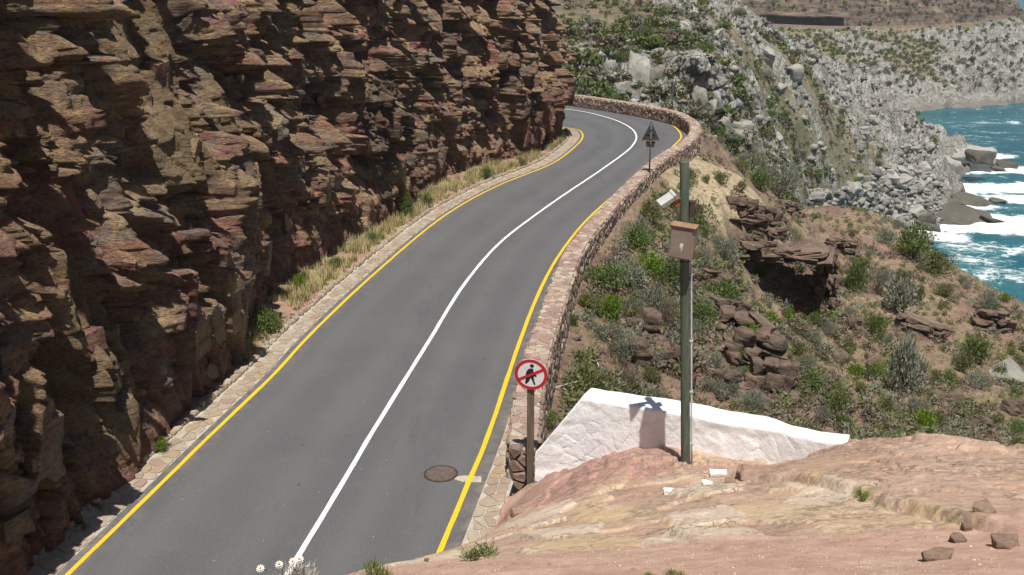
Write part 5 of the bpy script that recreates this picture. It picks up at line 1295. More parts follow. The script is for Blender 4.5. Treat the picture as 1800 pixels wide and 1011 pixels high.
def bush(p, w, h, kind, label, group=None, parts=True, cat='bush'):
    me = rb.choice(PROTO[kind]); a = rb.uniform(0, 6.28); sc = (w * 0.56, w * 0.56 * rb.uniform(.9, 1.1), h * 0.98)
    if parts:
        t = thing('bush', (p[0], p[1], p[2] - 0.03), label, cat, group); f = obj('foliage', me, t); f.scale = sc; f.rotation_euler = (0, 0, a)
        s = obj('stems', rb.choice(STEMS), t); s.scale = sc; s.rotation_euler = (0, 0, a + 1)
        return t
    o = obj('shrub', me, None, (p[0], p[1], p[2] - 0.03)); o.scale = sc; o.rotation_euler = (rb.gauss(0, .08), rb.gauss(0, .08), a)
    return tag(o, label, cat, group)
NB = [  # photo column, photo row of the foot, width, height (photo pixels), kind, label
 (1072,562,56,52,'bright','vivid bright green round bush just below the parapet wall'),
 (1068,605,64,46,'grey','grey twiggy bush directly under the vivid green bush'),
 (1026,540,32,26,'olive','low olive shrub touching the parapet wall left of the vivid green bush'),
 (1006,574,24,26,'green','small green shrub at the foot of the parapet wall on bare earth'),
 (1062,508,80,55,'green','spreading grass green bush against the outer face of the parapet wall'),
 (1105,508,90,60,'grey','wide grey green bush uphill of the vivid green bush'),
 (1140,545,66,62,'grey','grey bush right of the vivid green bush'),
 (1176,580,52,80,'dry','tall dry grey bush just left of the pole'),
 (1180,500,46,50,'green','green bush left of the pole under the box'),
 (1146,392,58,48,'olive','dense olive bush below the white lamp on the pole'),
 (1160,405,26,18,'olive','small dark cushion bush beside the dense olive bush'),
 (1122,444,58,46,'green','green bush at the parapet wall level with the pole box'),
 (1218,420,60,80,'olive','tall olive bush behind the upper pole'),
 (1236,470,44,44,'grey','grey green shrub right of the pole box'),
 (1270,458,56,54,'grey','large round grey bush beside the dark rock cleft'),
 (1266,328,28,30,'olive','olive bush on the pale sand patch nearest its middle'),
 (1302,338,28,24,'olive','rounded olive bush at the right end of the pale sand patch'),
 (1302,302,36,22,'olive','low olive bush on the upper rim of the pale sand patch'),
 (1215,318,30,26,'olive','olive shrub just right of the pole top'),
 (1240,322,16,18,'olive','tiny shrub between pole top and sand patch'),
 (1335,335,42,46,'green','green bush on the ridge beyond the sand patch'),
 (1365,345,70,60,'grey','broad grey bush on the ridge crest'),
 (1320,300,60,40,'grey','grey green bush on the ridge above the sand patch'),
 (1258,224,80,32,'green','wide dark green bush just outside the road bend'),
 (1290,258,50,30,'grey','grey bush on the ridge outside the road bend'),
 (1098,640,62,66,'grey','grey green bush between dead branch and brown boulder'),
 (1108,690,50,80,'dry','pale dry bush behind the top of the white wall'),
 (1062,692,58,40,'green','glossy green bush around the rusty stake'),
 (1015,720,46,34,'bright','fresh green bush above the sloping end of the white wall'),
 (962,752,52,40,'green','low grassy green bush between parapet wall and white wall'),
 (1142,672,30,38,'olive','narrow olive bush below the brown boulder'),
 (1238,560,40,44,'grey','grey shrub right of the pole on the red strata'),
 (1385,562,20,22,'bright','small bright green bush under the rock overhang, right one'),
 (1350,570,32,26,'bright','yellow green bush under the rock overhang, left one'),
 (1436,562,42,42,'grey','rounded grey bush right below the rock overhang'),
 (1402,446,32,36,'grey','grey bush sitting on the roof of the rock overhang'),
 (1472,500,20,38,'bright','slim bright green bush right of the rock overhang'),
 (1502,512,44,70,'green','tall dark green bush right of the rock overhang'),
 (1545,520,40,60,'grey','grey bush left of the silver leaved bush'),
 (1585,556,62,66,'silver','large silver leaved bush dotted with pale leaves'),
 (1538,592,34,48,'green','upright dark green bush below the silver leaved bush'),
 (1588,690,62,105,'silver','tallest grey green bush in the middle of the right slope'),
 (1617,530,22,32,'olive','small olive bush at the right of the silver leaved bush'),
 (1660,522,44,26,'olive','low olive bush high on the right slope'),
 (1490,620,26,26,'olive','rounded olive shrub left of the tallest grey green bush'),
 (1510,692,30,24,'olive','olive shrub low on the slope above the foreground rock edge'),
 (1527,668,24,26,'green','green shrub close above the low olive shrub'),
 (1556,728,34,36,'olive','olive bush left below the tallest grey green bush'),
 (1617,756,46,46,'bright','bright green bush just above the foreground rock edge'),
 (1645,750,36,34,'olive','olive bush right of the bright green one at the rock edge'),
 (1602,455,64,60,'green','big green bush on the crest against the surf'),
 (1645,478,62,46,'olive','olive green bush on the crest below the surf'),
 (1560,430,50,36,'grey','grey bush on the crest left of the big green one'),
 (1736,545,48,42,'grey','grey bush near the crest against the open sea'),
 (1764,528,22,16,'bright','small bright bush on the crest against the open sea'),
 (1732,572,34,36,'green','green bush under the grey crest bush'),
 (1718,640,42,62,'green','dark green bush right of the red ledge'),
 (1690,655,40,40,'olive','olive bush below the red ledge'),
 (1758,668,26,34,'green','green bush left of the pale grey boulder at the right edge'),
 (1786,700,28,24,'olive','olive bush under the pale grey boulder at the right edge'),
 (1744,750,36,30,'olive','olive bush at lower right above the foreground rock'),
 (1785,765,26,24,'green','green bush lowest at the right edge above the rock'),
 (1470,735,42,52,'olive','olive bush above the right end of the white wall'),
 (1440,745,38,38,'grey','rounded grey bush behind the right end of the white wall'),
 (1415,660,34,40,'grey','grey shrub in the middle of the red strata'),
 (1350,690,34,36,'grey','grey shrub left on the red strata below the overhang'),
 (1300,640,26,40,'green','green shrub right of the lower pole'),
]
for (px, py, w, h, kind, lab) in NB:
    p = hit(px, py, NEARH)
    if p is None: continue
    k = pxm(p); bush(p, w * k * 1.12, h * k * 1.08, kind, lab)
# verge plants along the cliff foot
def verge_p(px, py): return atz(px, py, 0.14)
for (px, py, w, h, kind, lab) in (
 (715,378,34,46,'green','upright leafy green bush at the cliff foot half way along the road'),
 (465,582,64,54,'green','leafy dark green bush at the cliff foot nearest the camera'),
 (525,505,34,32,'bright','yellow green bush at the cliff foot beyond the dark green one'),
 (655,425,30,24,'green','low green clump in the verge grass by the stone gutter'),
 (588,468,28,24,'green','small green clump on the verge before the half way bush'),
 (752,362,26,26,'green','green weed clump just beyond the half way bush'),
 (856,312,30,26,'green','green clump in dry grass towards the bend'),
 (918,290,22,18,'olive','olive clump at the cliff foot close to the bend'),
 (288,787,32,24,'bright','small yellowish tuft growing over the near gutter'),
 (176,893,18,14,'olive','tiny olive plant at the dark cliff foot at left'),
 (148,930,16,14,'green','tiny green plant lowest along the cliff foot')):
    p = verge_p(px, py); k = pxm(p); bush(p, w * k, h * k, kind, lab)
# scattered shrubs on the near hillside, each told apart by the nearest thing one can find
MARKS = {'near': [((1072,540),'the vivid green bush'),((1146,370),'the olive bush under the lamp'),((1270,432),'the large round grey bush'),((1266,312),'the bush on the sand patch'),((1365,320),'the grey bush on the ridge crest'),((1258,212),'the bush outside the bend'),((1108,650),'the dry bush behind the white wall'),((1062,672),'the rusty stake'),((1436,540),'the grey bush below the overhang'),((1402,430),'the bush on the overhang roof'),((1502,480),'the tall bush by the overhang'),((1585,523),'the silver leaved bush'),((1588,640),'the tallest grey green bush'),((1602,430),'the big crest bush'),((1736,525),'the grey crest bush'),((1718,610),'the dark bush by the red ledge'),((1780,660),'the pale boulder at the edge'),((1617,735),'the bright bush at the rock edge'),((1744,735),'the olive lower right bush'),((1440,725),'the bush by the wall end'),((1145,570),'the tan brown boulder'),((1300,580),'the dipping red strata'),((1380,490),'the rock overhang'),((1203,300),'the pole top'),((1197,425),'the pole box'),((1205,640),'the lower pole'),((1141,280),'the triangular sign'),((1400,660),'the lower red strata'),((1660,515),'the high low olive bush'),((1100,440),'the parapet wall beside the box'),((1320,690),'the white wall top')],
         'mid': [((1120,150),'the tall white granite slab'),((1072,140),'the slim granite pillar'),((1205,110),'the upper granite row'),((1181,160),'the small far sign'),((1012,140),'the cliff corner rocks'),((1398,130),'the big round boulder on the slope'),((1285,190),'the round boulder by the faces'),((1240,210),'the road bend'),((1000,55),'the far road end'),((1340,45),'the start of the far road'),((1500,350),'the shore boulders'),((1590,300),'the promontory root'),((1450,200),'the middle of the granite slope'),((1350,280),'the lower gully'),((1150,20),'the top of the slope'),((1540,200),'the right shoulder of the slope')],
         'shore': [((1672,350),'the dark boulder by the wet ledges'),((1630,390),'the flat wet rock in the foam'),((1608,392),'the small wet rock in the foam'),((1655,320),'the dark promontory root boulder'),((1670,330),'the wet boulder by the surf'),((1690,375),'the lower wet ledge'),((1700,275),'the promontory back'),((1520,300),'the granite slope above the shore'),((1480,340),'the left end of the shore'),((1560,410),'the hidden foot of the shore')]}
SEEN = {}
def where(P, what, zone):
    x, y = proj(P); x = float(x); y = float(y); best = min(MARKS[zone], key=lambda m: math.hypot(m[0][0] - x, m[0][1] - y))
    dx = x - best[0][0]; dy = y - best[0][1]; dd = math.hypot(dx, dy)
    far = 'touching' if dd < 14 else ('close' if dd < 40 else ('a little' if dd < 75 else 'well'))
    if abs(dx) > 2.2 * abs(dy): rel = 'right of' if dx > 0 else 'left of'
    elif abs(dy) > 2.2 * abs(dx): rel = 'below' if dy > 0 else 'above'
    else: rel = ('lower ' if dy > 0 else 'upper ') + ('right of' if dx > 0 else 'left of')
    lab = '%s %s %s' % (what, 'touching' if far == 'touching' else far + ' ' + rel, best[1])
    return lab
SIZE = lambda w, a, b: 'tiny' if w < a else ('small' if w < b else 'medium')
def scatter_near(n, nstuff, seed):
    r = random.Random(seed); g = np.random.default_rng(seed)
    px = g.uniform(985, 1830, 7500); py = g.uniform(220, 800, 7500); P = hit_many(px, py, NEARH, 18, 120, 0.3); ok = ~np.isnan(P[:, 0]); P = P[ok]
    d, _ = wall_path.signed(P[:, 0], P[:, 1]); ds = np.min([np.hypot(P[:, 0] - q[0], P[:, 1] - q[1]) for q in sandspots if q is not None], axis=0)
    ok = (d < -WALL_W - .5) & (P[:, 1] > 20) & ((ds > 2.3) | (g.random(len(P)) < .12)) & ((fbm(P[:, 0] / 5, P[:, 1] / 5, 201, 2) > -.12) | (g.random(len(P)) < .3)); P = P[ok]
    for i, p in enumerate(P[:n]):
        kind = r.choices(('grey', 'olive', 'green', 'dry', 'bright'), (36, 26, 16, 16, 6))[0]
        w = r.uniform(0.4, 1.2) * (1 if r.random() < .75 else 1.5); h = w * r.uniform(.55, .95)
        what = SIZE(w, .6, .95) + ' ' + {'grey': 'grey green', 'olive': 'olive', 'green': 'green', 'dry': 'dry brown', 'bright': 'bright green'}[kind] + ' shrub'
        bush(p, w, h, kind, where(p, what, 'near'), 'scattered shrubs on the slope below the road', False, 'shrub')
    E_ = hit_many(g.uniform(1820, 2700, 1500), g.uniform(480, 1300, 1500), NEARH, 14, 120, 0.3); E_ = E_[~np.isnan(E_[:, 0])]; E_ = E_[FGH(E_[:, 0], E_[:, 1]) < E_[:, 2]]
    q = np.r_[P[n:n + nstuff], E_]
    for k, (mt, nm) in enumerate((('leaf_grey', 'grey green'), ('leaf_olive', 'olive'), ('leaf_dry', 'dry brown'))):
        V, F, t = leaf_cloud(880 + k, 60, 0.38, lobes=6, aspect=.32); Q = q[k::3]
        me = scatter_mesh('low_scrub', (V, F), Q, g.uniform(.16, .62, len(Q)), g.uniform(0, 6.3, len(Q)), M[mt], seed=k); tag(obj('low_scrub', me), nm + ' low heath covering the slope below the road', 'scrub', None, 'stuff')

# joined ground cover: tufts, litter of stones
def scatter_mesh(name, base, P, S, A, mat, tint=None, tilt=0.0, seed=1):
    V0, F0 = base; n = len(P); r = np.random.default_rng(seed)
    ca, sa = np.cos(A), np.sin(A)
    V = V0[None] * S[:, None, :] if S.ndim == 2 else V0[None] * S[:, None, None]
    X = V[:, :, 0] * ca[:, None] - V[:, :, 1] * sa[:, None]; Y = V[:, :, 0] * sa[:, None] + V[:, :, 1] * ca[:, None]
    W = np.stack([X, Y, V[:, :, 2]], -1) + P[:, None, :]
    F = (F0[None] + (np.arange(n) * len(V0))[:, None, None]).reshape(-1, F0.shape[1])
    return mesh_np(name, W.reshape(-1, 3), F, mat, False, {'tint': np.repeat(r.random(n), len(V0))})
def tuft_base(seed, n=9, lean=0.5, width=0.05):
    r = np.random.default_rng(seed); V = []; F = []
    for k in range(n):
        a = r.uniform(0, 6.28); l = r.uniform(.2, 1) * lean; h = r.uniform(.6, 1.0); o = r.normal(0, .12, 2); pa = a + 1.57
        b = len(V); V += [(o[0] - math.cos(pa) * width, o[1] - math.sin(pa) * width, 0), (o[0] + math.cos(pa) * width, o[1] + math.sin(pa) * width, 0), (o[0] + math.cos(a) * l, o[1] + math.sin(a) * l, h)]
        F.append((b, b + 1, b + 2))
    return np.array(V), np.array(F)
def stone_base(seed):
    r = np.random.default_rng(seed); bm = bmesh.new(); bmesh.ops.create_icosphere(bm, subdivisions=1, radius=1.0)
    V = np.array([v.co for v in bm.verts]) * r.uniform(.6, 1.15, (len(bm.verts), 1)); V[:, 2] *= .6; F = np.array([[v.index for v in f.verts] for f in bm.faces]); bm.free(); return V, F
def rand_near(n, seed):
    r = np.random.default_rng(seed); out = []
    X = r.uniform(0, 46, n * 3); Y = 19 + 76 * r.random(n * 3) ** 1.2
    d, _ = wall_path.signed(X, Y); ok = (d < -WALL_W - .15); X = X[ok][:n]; Y = Y[ok][:n]
    return np.c_[X, Y, NEARH(X, Y)], r
def near_cover():
    P, r = rand_near(9000, 11); w = fbm(P[:, 0] / 4, P[:, 1] / 4, 205, 3) > -0.05; P = P[w]
    for q in sandspots:
        if q is not None: P = P[np.hypot(P[:, 0] - q[0], P[:, 1] - q[1]) > 2.2]
    h = len(P) // 2
    for part, mat, lab, sd in ((P[:h], 'grass_green', 'thin green grass tufts on the hillside', 3), (P[h:], 'grass_dry', 'dry straw coloured grass tufts on the hillside', 4)):
        me = scatter_mesh('grass', tuft_base(sd, 9, 0.6, .045), part, r.uniform(.12, .38, len(part)), r.uniform(0, 6.3, len(part)), M[mat], seed=sd)
        tag(obj('grass', me), lab, 'grass', None, 'stuff')
    P, r = rand_near(3200, 12); P[:, 2] -= .01
    me = scatter_mesh('loose_stones', stone_base(5), P, r.uniform(.03, .13, len(P)) * np.where(r.random(len(P)) < .06, 2.4, 1), r.uniform(0, 6.3, len(P)), M['red_outcrop'], seed=5)
    tag(obj('loose_stones', me), 'loose red and tan stones littering the hillside', 'stones', None, 'stuff')
near_cover()
scatter_near(190, 2500, 5)
def verge_grass():
    r = np.random.default_rng(21); n = 11000; i = r.integers(0, len(vergeA), n); t = 0.06 + 0.66 * r.random(n)
    P = vergeA[i] * (1 - t[:, None]) + vergeB[i] * t[:, None] + r.normal(0, .1, (n, 2)); d, s = toe_path.signed(P[:, 0], P[:, 1])
    ok = (d < -0.05) & (P[:, 1] > 25) & (P[:, 1] < 64) & (fbm(P[:, 0] / 1.5, P[:, 1] / 1.5, 8, 3) > -.38); P = P[ok]; n = len(P)
    P3 = np.c_[P, np.full(n, 0.06)]
    k = r.random(n) < 0.80
    for sel, mat, lab, sd in ((k, 'grass_dry', 'dry yellow grass along the foot of the cliff', 31), (~k, 'grass_green', 'green weeds among the dry grass at the cliff foot', 32)):
        q = P3[sel]; me = scatter_mesh('grass', tuft_base(sd, 12, .45, .03), q, r.uniform(.16, .56, len(q)), r.uniform(0, 6.3, len(q)), M[mat], seed=sd)
        tag(obj('grass', me), lab, 'grass', None, 'stuff')
    n = 1600; i = r.integers(0, len(vergeA), n); t = 0.02 + 0.75 * r.random(n); P = vergeA[i] * (1 - t[:, None]) + vergeB[i] * t[:, None]
    P = P[(P[:, 1] > 10) & (P[:, 1] < 68)]; P3 = np.c_[P, np.full(len(P), .08)]
    me = scatter_mesh('rubble', stone_base(9), P3, r.uniform(.015, .06, len(P)) * np.where(r.random(len(P)) < .08, 2.5, 1), r.uniform(0, 6.3, len(P)), M['red_outcrop'], seed=9)
    tag(obj('rubble', me), 'broken red rock rubble along the cliff foot', 'rubble', None, 'stuff')
verge_grass()

# ================================================================== ROCKS ON THE NEAR HILLSIDE
def crag_mesh(name, mat, seed, cuts=5, amp=0.16):
    r = random.Random(seed); bm = bmesh.new(); bmesh.ops.create_cube(bm, size=2.0)
    for v in bm.verts: v.co = Vector([c * r.uniform(0.62, 1.08) for c in v.co])
    for k in range(r.choice((3, 4, 5))):
        n = Vector((r.gauss(0, 1), r.gauss(0, 1), r.gauss(0, .7))).normalized()
        q = bmesh.ops.bisect_plane(bm, geom=bm.verts[:] + bm.edges[:] + bm.faces[:], plane_co=n * r.uniform(0.68, 1.0), plane_no=n, clear_outer=True)
        e = [x for x in q['geom_cut'] if isinstance(x, bmesh.types.BMEdge)]
        if e: bmesh.ops.contextual_create(bm, geom=e)
    bmesh.ops.triangulate(bm, faces=bm.faces[:])
    for _ in range(3):
        bmesh.ops.subdivide_edges(bm, edges=[e for e in bm.edges if e.calc_length() > 0.34], cuts=1); bmesh.ops.triangulate(bm, faces=bm.faces[:])
    V = np.array([v.co for v in bm.verts]); nn = np.array([v.normal for v in bm.verts])
    d = amp * fbm(V[:, 0] * 1.3 + V[:, 2] * 1.7 + seed, V[:, 1] * 1.3 - V[:, 2] * 1.1, seed, 4, .6)
    lay_ = 0.05 * (np.floor((V[:, 2] + .1 * V[:, 0]) * 4.5 + seed) * 0.618 % 1.0 - .5)
    V = V * (1 + (d + lay_)[:, None]); F = np.array([[v.index for v in f.verts] for f in bm.faces]); bm.free()
    return mesh_np(name, V, F, mat)
slab_vars = [crag_mesh('slab', M['red_outcrop'], 430 + k) for k in range(10)]
def strata(p, w, h, depth, label, dip=0.12, n=None, cat='rock'):
    """a bedded outcrop: broken angular slabs in stepping, ragged courses"""
    t = thing('rock_outcrop', p, label, cat); n = n or max(3, min(7, int(h / 0.24))); z = -0.45 * h
    t.rotation_euler = (rr.gauss(-.05, .06), dip + rr.gauss(0, .05), rr.uniform(-.35, .35)); th0 = 1.4 * h / n
    for k in range(n):
        th = th0 * rr.uniform(.7, 1.35); f = 1 - 0.4 * (k / n) ** 1.3; x = -w * .5 * f * rr.uniform(.7, 1.0)
        while x < w * .5 * f:
            bw = w * rr.uniform(.16, .42); o = obj('slab', rr.choice(slab_vars), t)
            o.location = (x + bw * .4, rr.gauss(.05, .09) * depth + depth * .15 * k / n, z + th * .5 + rr.gauss(0, .1) * th)
            o.scale = (bw * .62, depth * .5 * f * rr.uniform(.6, 1.1), th * rr.uniform(.5, .75)); o.rotation_euler = (rr.gauss(0, .10), rr.gauss(0, .09), rr.gauss(0, .3)); x += bw * rr.uniform(.7, 1.05)
        z += th
    return t
def place_rock(name, me, p, sx, sy, sz, rot, label, cat='rock', group=None):
    o = obj(name, me, None, p); o.scale = (sx, sy, sz); o.rotation_euler = rot; return tag(o, label, cat, group)
rr = random.Random(77)
for i, (px, py, w, h, lab) in enumerate((
 (1145,588,46,40,'upright tan brown boulder on the slope left of the pole'),
 (1118,575,36,22,'flat reddish slab leaning on the tan brown boulder'),
 (1160,548,40,18,'thin stack of red slabs above the tan brown boulder'),
 (1125,640,70,50,'dark red ledge below the tan brown boulder'),
 (1180,660,60,46,'broken red ledge behind the white wall left of the pole'),
 (1300,395,66,46,'tan capped red outcrop left of the cleft under the sand patch'),
 (1345,400,46,40,'dark red outcrop right of the cleft under the sand patch'),
 (1310,450,50,36,'red outcrop below the cleft beside the round grey bush'),
 (1345,440,60,24,'flat red ledge leading to the rock overhang'),
 (1250,510,80,30,'low dipping slab with yellow lichen left of the overhang'),
 (1275,560,110,46,'dipping dark red strata right of the pole, upper band'),
 (1300,605,120,56,'dipping dark red strata right of the pole, middle band'),
 (1320,655,110,56,'dipping dark red strata right of the pole, lower band'),
 (1350,705,90,50,'lowest red rock band above the white wall'),
 (1260,690,60,40,'small dark rock just right of the lower pole'),
 (1610,588,72,20,'long flat red ledge under the silver leaved bush'),
 (1640,600,60,22,'second red ledge right of the first under the silver leaved bush'),
 (1745,585,60,34,'dark red outcrop near the right edge below the crest'),
 (1780,672,70,34,'pale grey boulder at the right edge of the slope'),
 (1480,640,30,26,'red boulder left of the tallest grey green bush'),
 (1540,655,28,30,'small rounded red rock beside the tallest grey green bush'),
 (1680,708,32,24,'square red block on the lower right slope'),
 (1475,445,50,24,'red knob on the slope right above the overhang'),
 (1385,378,40,26,'small red knob on the ridge right of the sand patch'),
 (1415,540,60,40,'rough red rock at the right foot of the overhang'),
 (1500,590,30,20,'low red rock in the middle of the right slope'),
 (1790,735,40,26,'red rock low at the right edge'),
 (1720,760,44,20,'flat reddish stone above the foreground rock edge at right'))):
    p = hit(px, py, NEARH)
    if p is None: continue
    k = pxm(p)
    if 'boulder' in lab or 'block' in lab or 'rounded' in lab:
        me = rock_mesh('rock', M['granite'] if 'grey boulder' in lab else M['red_outcrop'], 451 + i, .55, .10, .05, 5, 4, True, 12)
        place_rock('rock', me, (p[0], p[1] + w * k * .15, p[2] + h * k * 0.25), w * k * .5, w * k * .42, h * k * .55, (rr.gauss(0, .1), rr.gauss(0.1, .1), rr.uniform(-.6, .6)), lab)
    else: strata((p[0], p[1] + w * k * .2, p[2]), w * k * 1.0, h * k * .85, w * k * .7, lab, 0.22 if 'dipping' in lab else 0.1)
# the overhang: a thick roof over the hollow, a back wall and two cheeks, all bedded
def overhang():
    c = np.array(cave)
    for (px, py, w, h, dy, dep, lab) in ((1380, 450, 138, 17, 0.5, 2.8, 'thick red roof of the rock overhang'), (1330, 448, 70, 22, 0.5, 3.0, 'left shoulder of the rock overhang'), (1298, 520, 30, 80, 1.2, 2.5, 'left cheek of the rock overhang'), (1446, 515, 36, 66, 1.2, 2.5, 'right cheek of the rock overhang'), (1375, 515, 120, 70, 3.4, 2.0, 'shaded back wall of the rock overhang')):
        P = aty(px, py, c[1] - 0.6 + dy); kk = pxm(P)
        strata(tuple(P), w * kk, h * kk, dep, lab, -0.06)
overhang()

# ================================================================== GRANITE: FACES ABOVE THE BEND, SLOPE, SHORE
gran = [rock_mesh('boulder', M['granite'], 500 + k, 0.2 + 0.1 * (k % 4), 0.10, 0.0, 4, 3, True, 13) for k in range(8)]
def tall_block(name, mat, seed):
    me = block_mesh(name, mat, seed); return me
slabs = [crag_mesh('slab', M['granite'], 520 + k, amp=.42) for k in range(6)]
slabs_b = [crag_mesh('slab', M['granite_brown'], 530 + k, amp=.42) for k in range(3)]
wetv = [crag_mesh('boulder', M['wet_rock'], 540 + k, amp=.22) for k in range(5)]
crags = [crag_mesh('boulder', M['granite'], 560 + k, amp=.2) for k in range(8)]
mid_hit = lambda px, py: hit(px, py, MIDH, 82, 300, 0.3)
def granite_crag():
    base = np.array([at(q[0], q[1], q[2])[:2] for q in ((960,172,98),(1010,176,99),(1060,186,100),(1110,198,101),(1160,208,102),(1205,214,103),(1250,222,104),(1285,232,107))])
    pth = Path(catmull(base, 0.2)); s_ = np.arange(0, pth.L, 0.12); z_ = np.arange(-7, 4.2, 0.12); S, Z = np.meshgrid(s_, z_, indexing='ij')
    px = np.interp(S, [0, pth.L], [960, 1285]); top = np.interp(px, [960, 1010, 1045, 1060, 1090, 1125, 1140, 1180, 1240, 1260, 1285], [2.2, 1.6, 2.0, .2, .4, 2.6, 1.2, 2.3, 2.2, 0.2, -2.5]) + 0.8 * fbm(S / 1.2, S * 0, 401, 3)
    wx = S / 1.7 + .22 * fbm(S / 2, Z / 3, 402, 3); wz = Z / 3.0 + .2 * fbm(S / 2, Z / 2, 403, 3)
    f1, f2, idv, gx, gy = voro(wx, wz, 404); g1, g2, idw, hx, hy = voro(S / .7, Z / 1.1, 405)
    D = 1.5 * (idv - .5) + 1.3 * gx * (((idv * 7.1) % 1) - .5) * 1.7 - 1.6 * gy * (((idv * 13.7) % 1) - .25) - 0.9 * (1 - sstep(0, .10, f2 - f1)) + .35 * (idw - .5) - .2 * (1 - sstep(0, .1, g2 - g1)) + .25 * fbm(S / .5, Z / .5, 406, 4)
    D = D + 1.1 * fbm(S / 5, Z / 6, 407, 2) - 0.10 * (Z + 4)
    ov = np.maximum(Z - top, 0); Zc = np.minimum(Z, top + .12 * ov); back = ov * 1.6
    X = pth.pos(S.ravel(), (-D + back).ravel())
    me = mesh_np('granite_crag', np.c_[X, Zc.ravel()], grid_faces(len(s_), len(z_)), M['granite_slope'], False, {'rock': np.full(S.size, .95), 'wet': np.zeros(S.size), 'brown': np.zeros(S.size)})
    o = struct('granite_crag', me); o['label'] = 'fractured grey granite crag above the road bend'
granite_crag()
for i, (px, py, w, h, d, lab) in enumerate((
 (1012,165,26,52,92,'jagged pale granite rock beside the cliff corner'),
 (1036,150,22,50,94,'pale granite rock second from the cliff corner'),
 (1028,172,30,26,90,'low granite rock behind the far parapet near the cliff corner'),
 (1072,178,20,76,93,'slim upright granite pillar behind the far parapet'),
 (1052,178,16,24,92,'small pointed granite rock left of the slim pillar'),
 (1120,186,36,86,94,'tall white granite slab, brightest above the bend'),
 (1100,190,26,50,93,'granite rock leaning on the left of the tall white slab'),
 (1150,190,34,80,96,'brown stained granite block right of the tall white slab'),
 (1167,196,18,50,95,'pale sloping granite sliver right of the brown stained block'),
 (1142,116,30,28,100,'left block of the upper granite row'),
 (1166,122,24,28,100,'second block of the upper granite row'),
 (1204,124,32,28,100,'third block of the upper granite row'),
 (1234,122,24,30,101,'right block of the upper granite row'),
 (1190,168,36,48,99,'large fractured granite block under the upper row'),
 (1222,168,30,50,99,'rust stained granite block under the upper row'),
 (1195,190,30,30,97,'white granite boulder behind the small sign'),
 (1228,200,26,50,98,'grey granite slab at the right end of the faces'),
 (1248,205,16,34,98,'thin granite blade at the right end of the faces'),
 (1258,200,20,40,99,'leaning granite blade right of the thin one'),
 (1285,195,18,18,101,'white round boulder right of the granite faces'))):
    P = at(px, py - h * .42, d + 4.5); k = pxm(P); me = (slabs_b[i % 3] if ('brown' in lab or 'rust' in lab or 'fractured' in lab or 'third' in lab) else (slabs if h > 40 or 'row' in lab or 'block' in lab else gran)[i % 5])
    place_rock('granite_rock', me, tuple(P), w * k * .56, 1.5, h * k * .54, (rr.gauss(-.08, .06), rr.gauss(0, .09), rr.uniform(-.4, .4)), lab)
for i in range(10):
    px = 1128 + i * 11.5; P = at(px, 93 + rr.uniform(-4, 3), 103); k = pxm(P); s = rr.uniform(4.5, 8) * k
    place_rock('granite_rock', gran[i % 8], tuple(P), s, s, s * .8, (0, 0, rr.uniform(0, 6)), 'round boulder in the row atop the granite crag, %s from the left' % ('first', 'second', 'third', 'fourth', 'fifth', 'sixth', 'seventh', 'eighth', 'ninth', 'tenth')[i], 'rock', 'round boulders on top of the granite faces')
p = mid_hit(1398, 140); place_rock('boulder', rock_mesh('boulder', M['granite'], 580, .1, .06, 0, 4, 4, False, 4), (p[0], p[1], p[2] + 1.0), 1.5, 1.4, 1.75, (.1, .2, 0), 'big round granite boulder perched alone on the far slope', 'boulder')
def scatter_granite():
    g = np.random.default_rng(31); r = random.Random(31)
    px = np.r_[g.uniform(1000, 1640, 9000), g.uniform(1440, 1660, 1800)]; py = np.r_[g.uniform(50, 405, 9000), g.uniform(310, 415, 1800)]
    P = hit_many(px, py, MIDH, 84, 300, 0.4); P = P[~np.isnan(P[:, 0])]; d, _ = wall_path.signed(P[:, 0], P[:, 1]); P = P[(P[:, 1] > 86) & (d < -3)]
    m = MIDR(P[:, 0], P[:, 1]); shore = P[:, 2] < -29
    keep = g.random(len(P)) < np.where(shore, .42, 0.03 + .05 * m); P = P[keep]; shore = shore[keep]
    sh = P[shore]; sl = P[~shore]; rest = []
    for i, p in enumerate(sh):
        s = min(1.7, 0.5 * (1 - r.random()) ** -0.45)
        if i < 150:
            wet = p[2] < SEA_Z + 2.0
            place_rock('boulder', r.choice(wetv if wet else crags), (p[0], p[1], p[2] + s * .2), s * r.uniform(.8, 1.5), s * r.uniform(.8, 1.2), s * r.uniform(.55, .9), (r.gauss(0, .25), r.gauss(0, .25), r.uniform(0, 6.3)), where(p, ('wet dark ' if wet else '') + SIZE(s, .8, 1.2) + ' shore boulder', 'shore'), 'boulder', 'boulders along the rocky shore')
        else: rest.append((*p, s * .8))
    for i, p in enumerate(sl):
        s = min(1.25, 0.3 * (1 - r.random()) ** -0.5)
        if i < 120: place_rock('boulder', r.choice(crags), (p[0], p[1], p[2] + s * .05), s * r.uniform(.8, 1.4), s * r.uniform(.8, 1.2), s * r.uniform(.6, 1.1), (r.gauss(0, .25), r.gauss(0, .25), r.uniform(0, 6.3)), where(p, SIZE(s, .55, .9) + ' granite boulder', 'mid'), 'boulder', 'granite boulders on the far slope')
        else: rest.append((*p, s * .9))
    R_ = np.array(rest); h = len(R_) // 2
    for k in range(2):
        q = R_[k::2]; S = q[:, 3:4] * g.uniform(.7, 1.3, (len(q), 3)); me = scatter_mesh('rock_litter', stone_base(12 + k), q[:, :3], S, g.uniform(0, 6.3, len(q)), M['granite_litter']); tag(obj('rock_litter', me), ['pale', 'grey'][k] + ' granite rocks strewn over the slope across the gully', 'rocks', None, 'stuff')
scatter_granite()
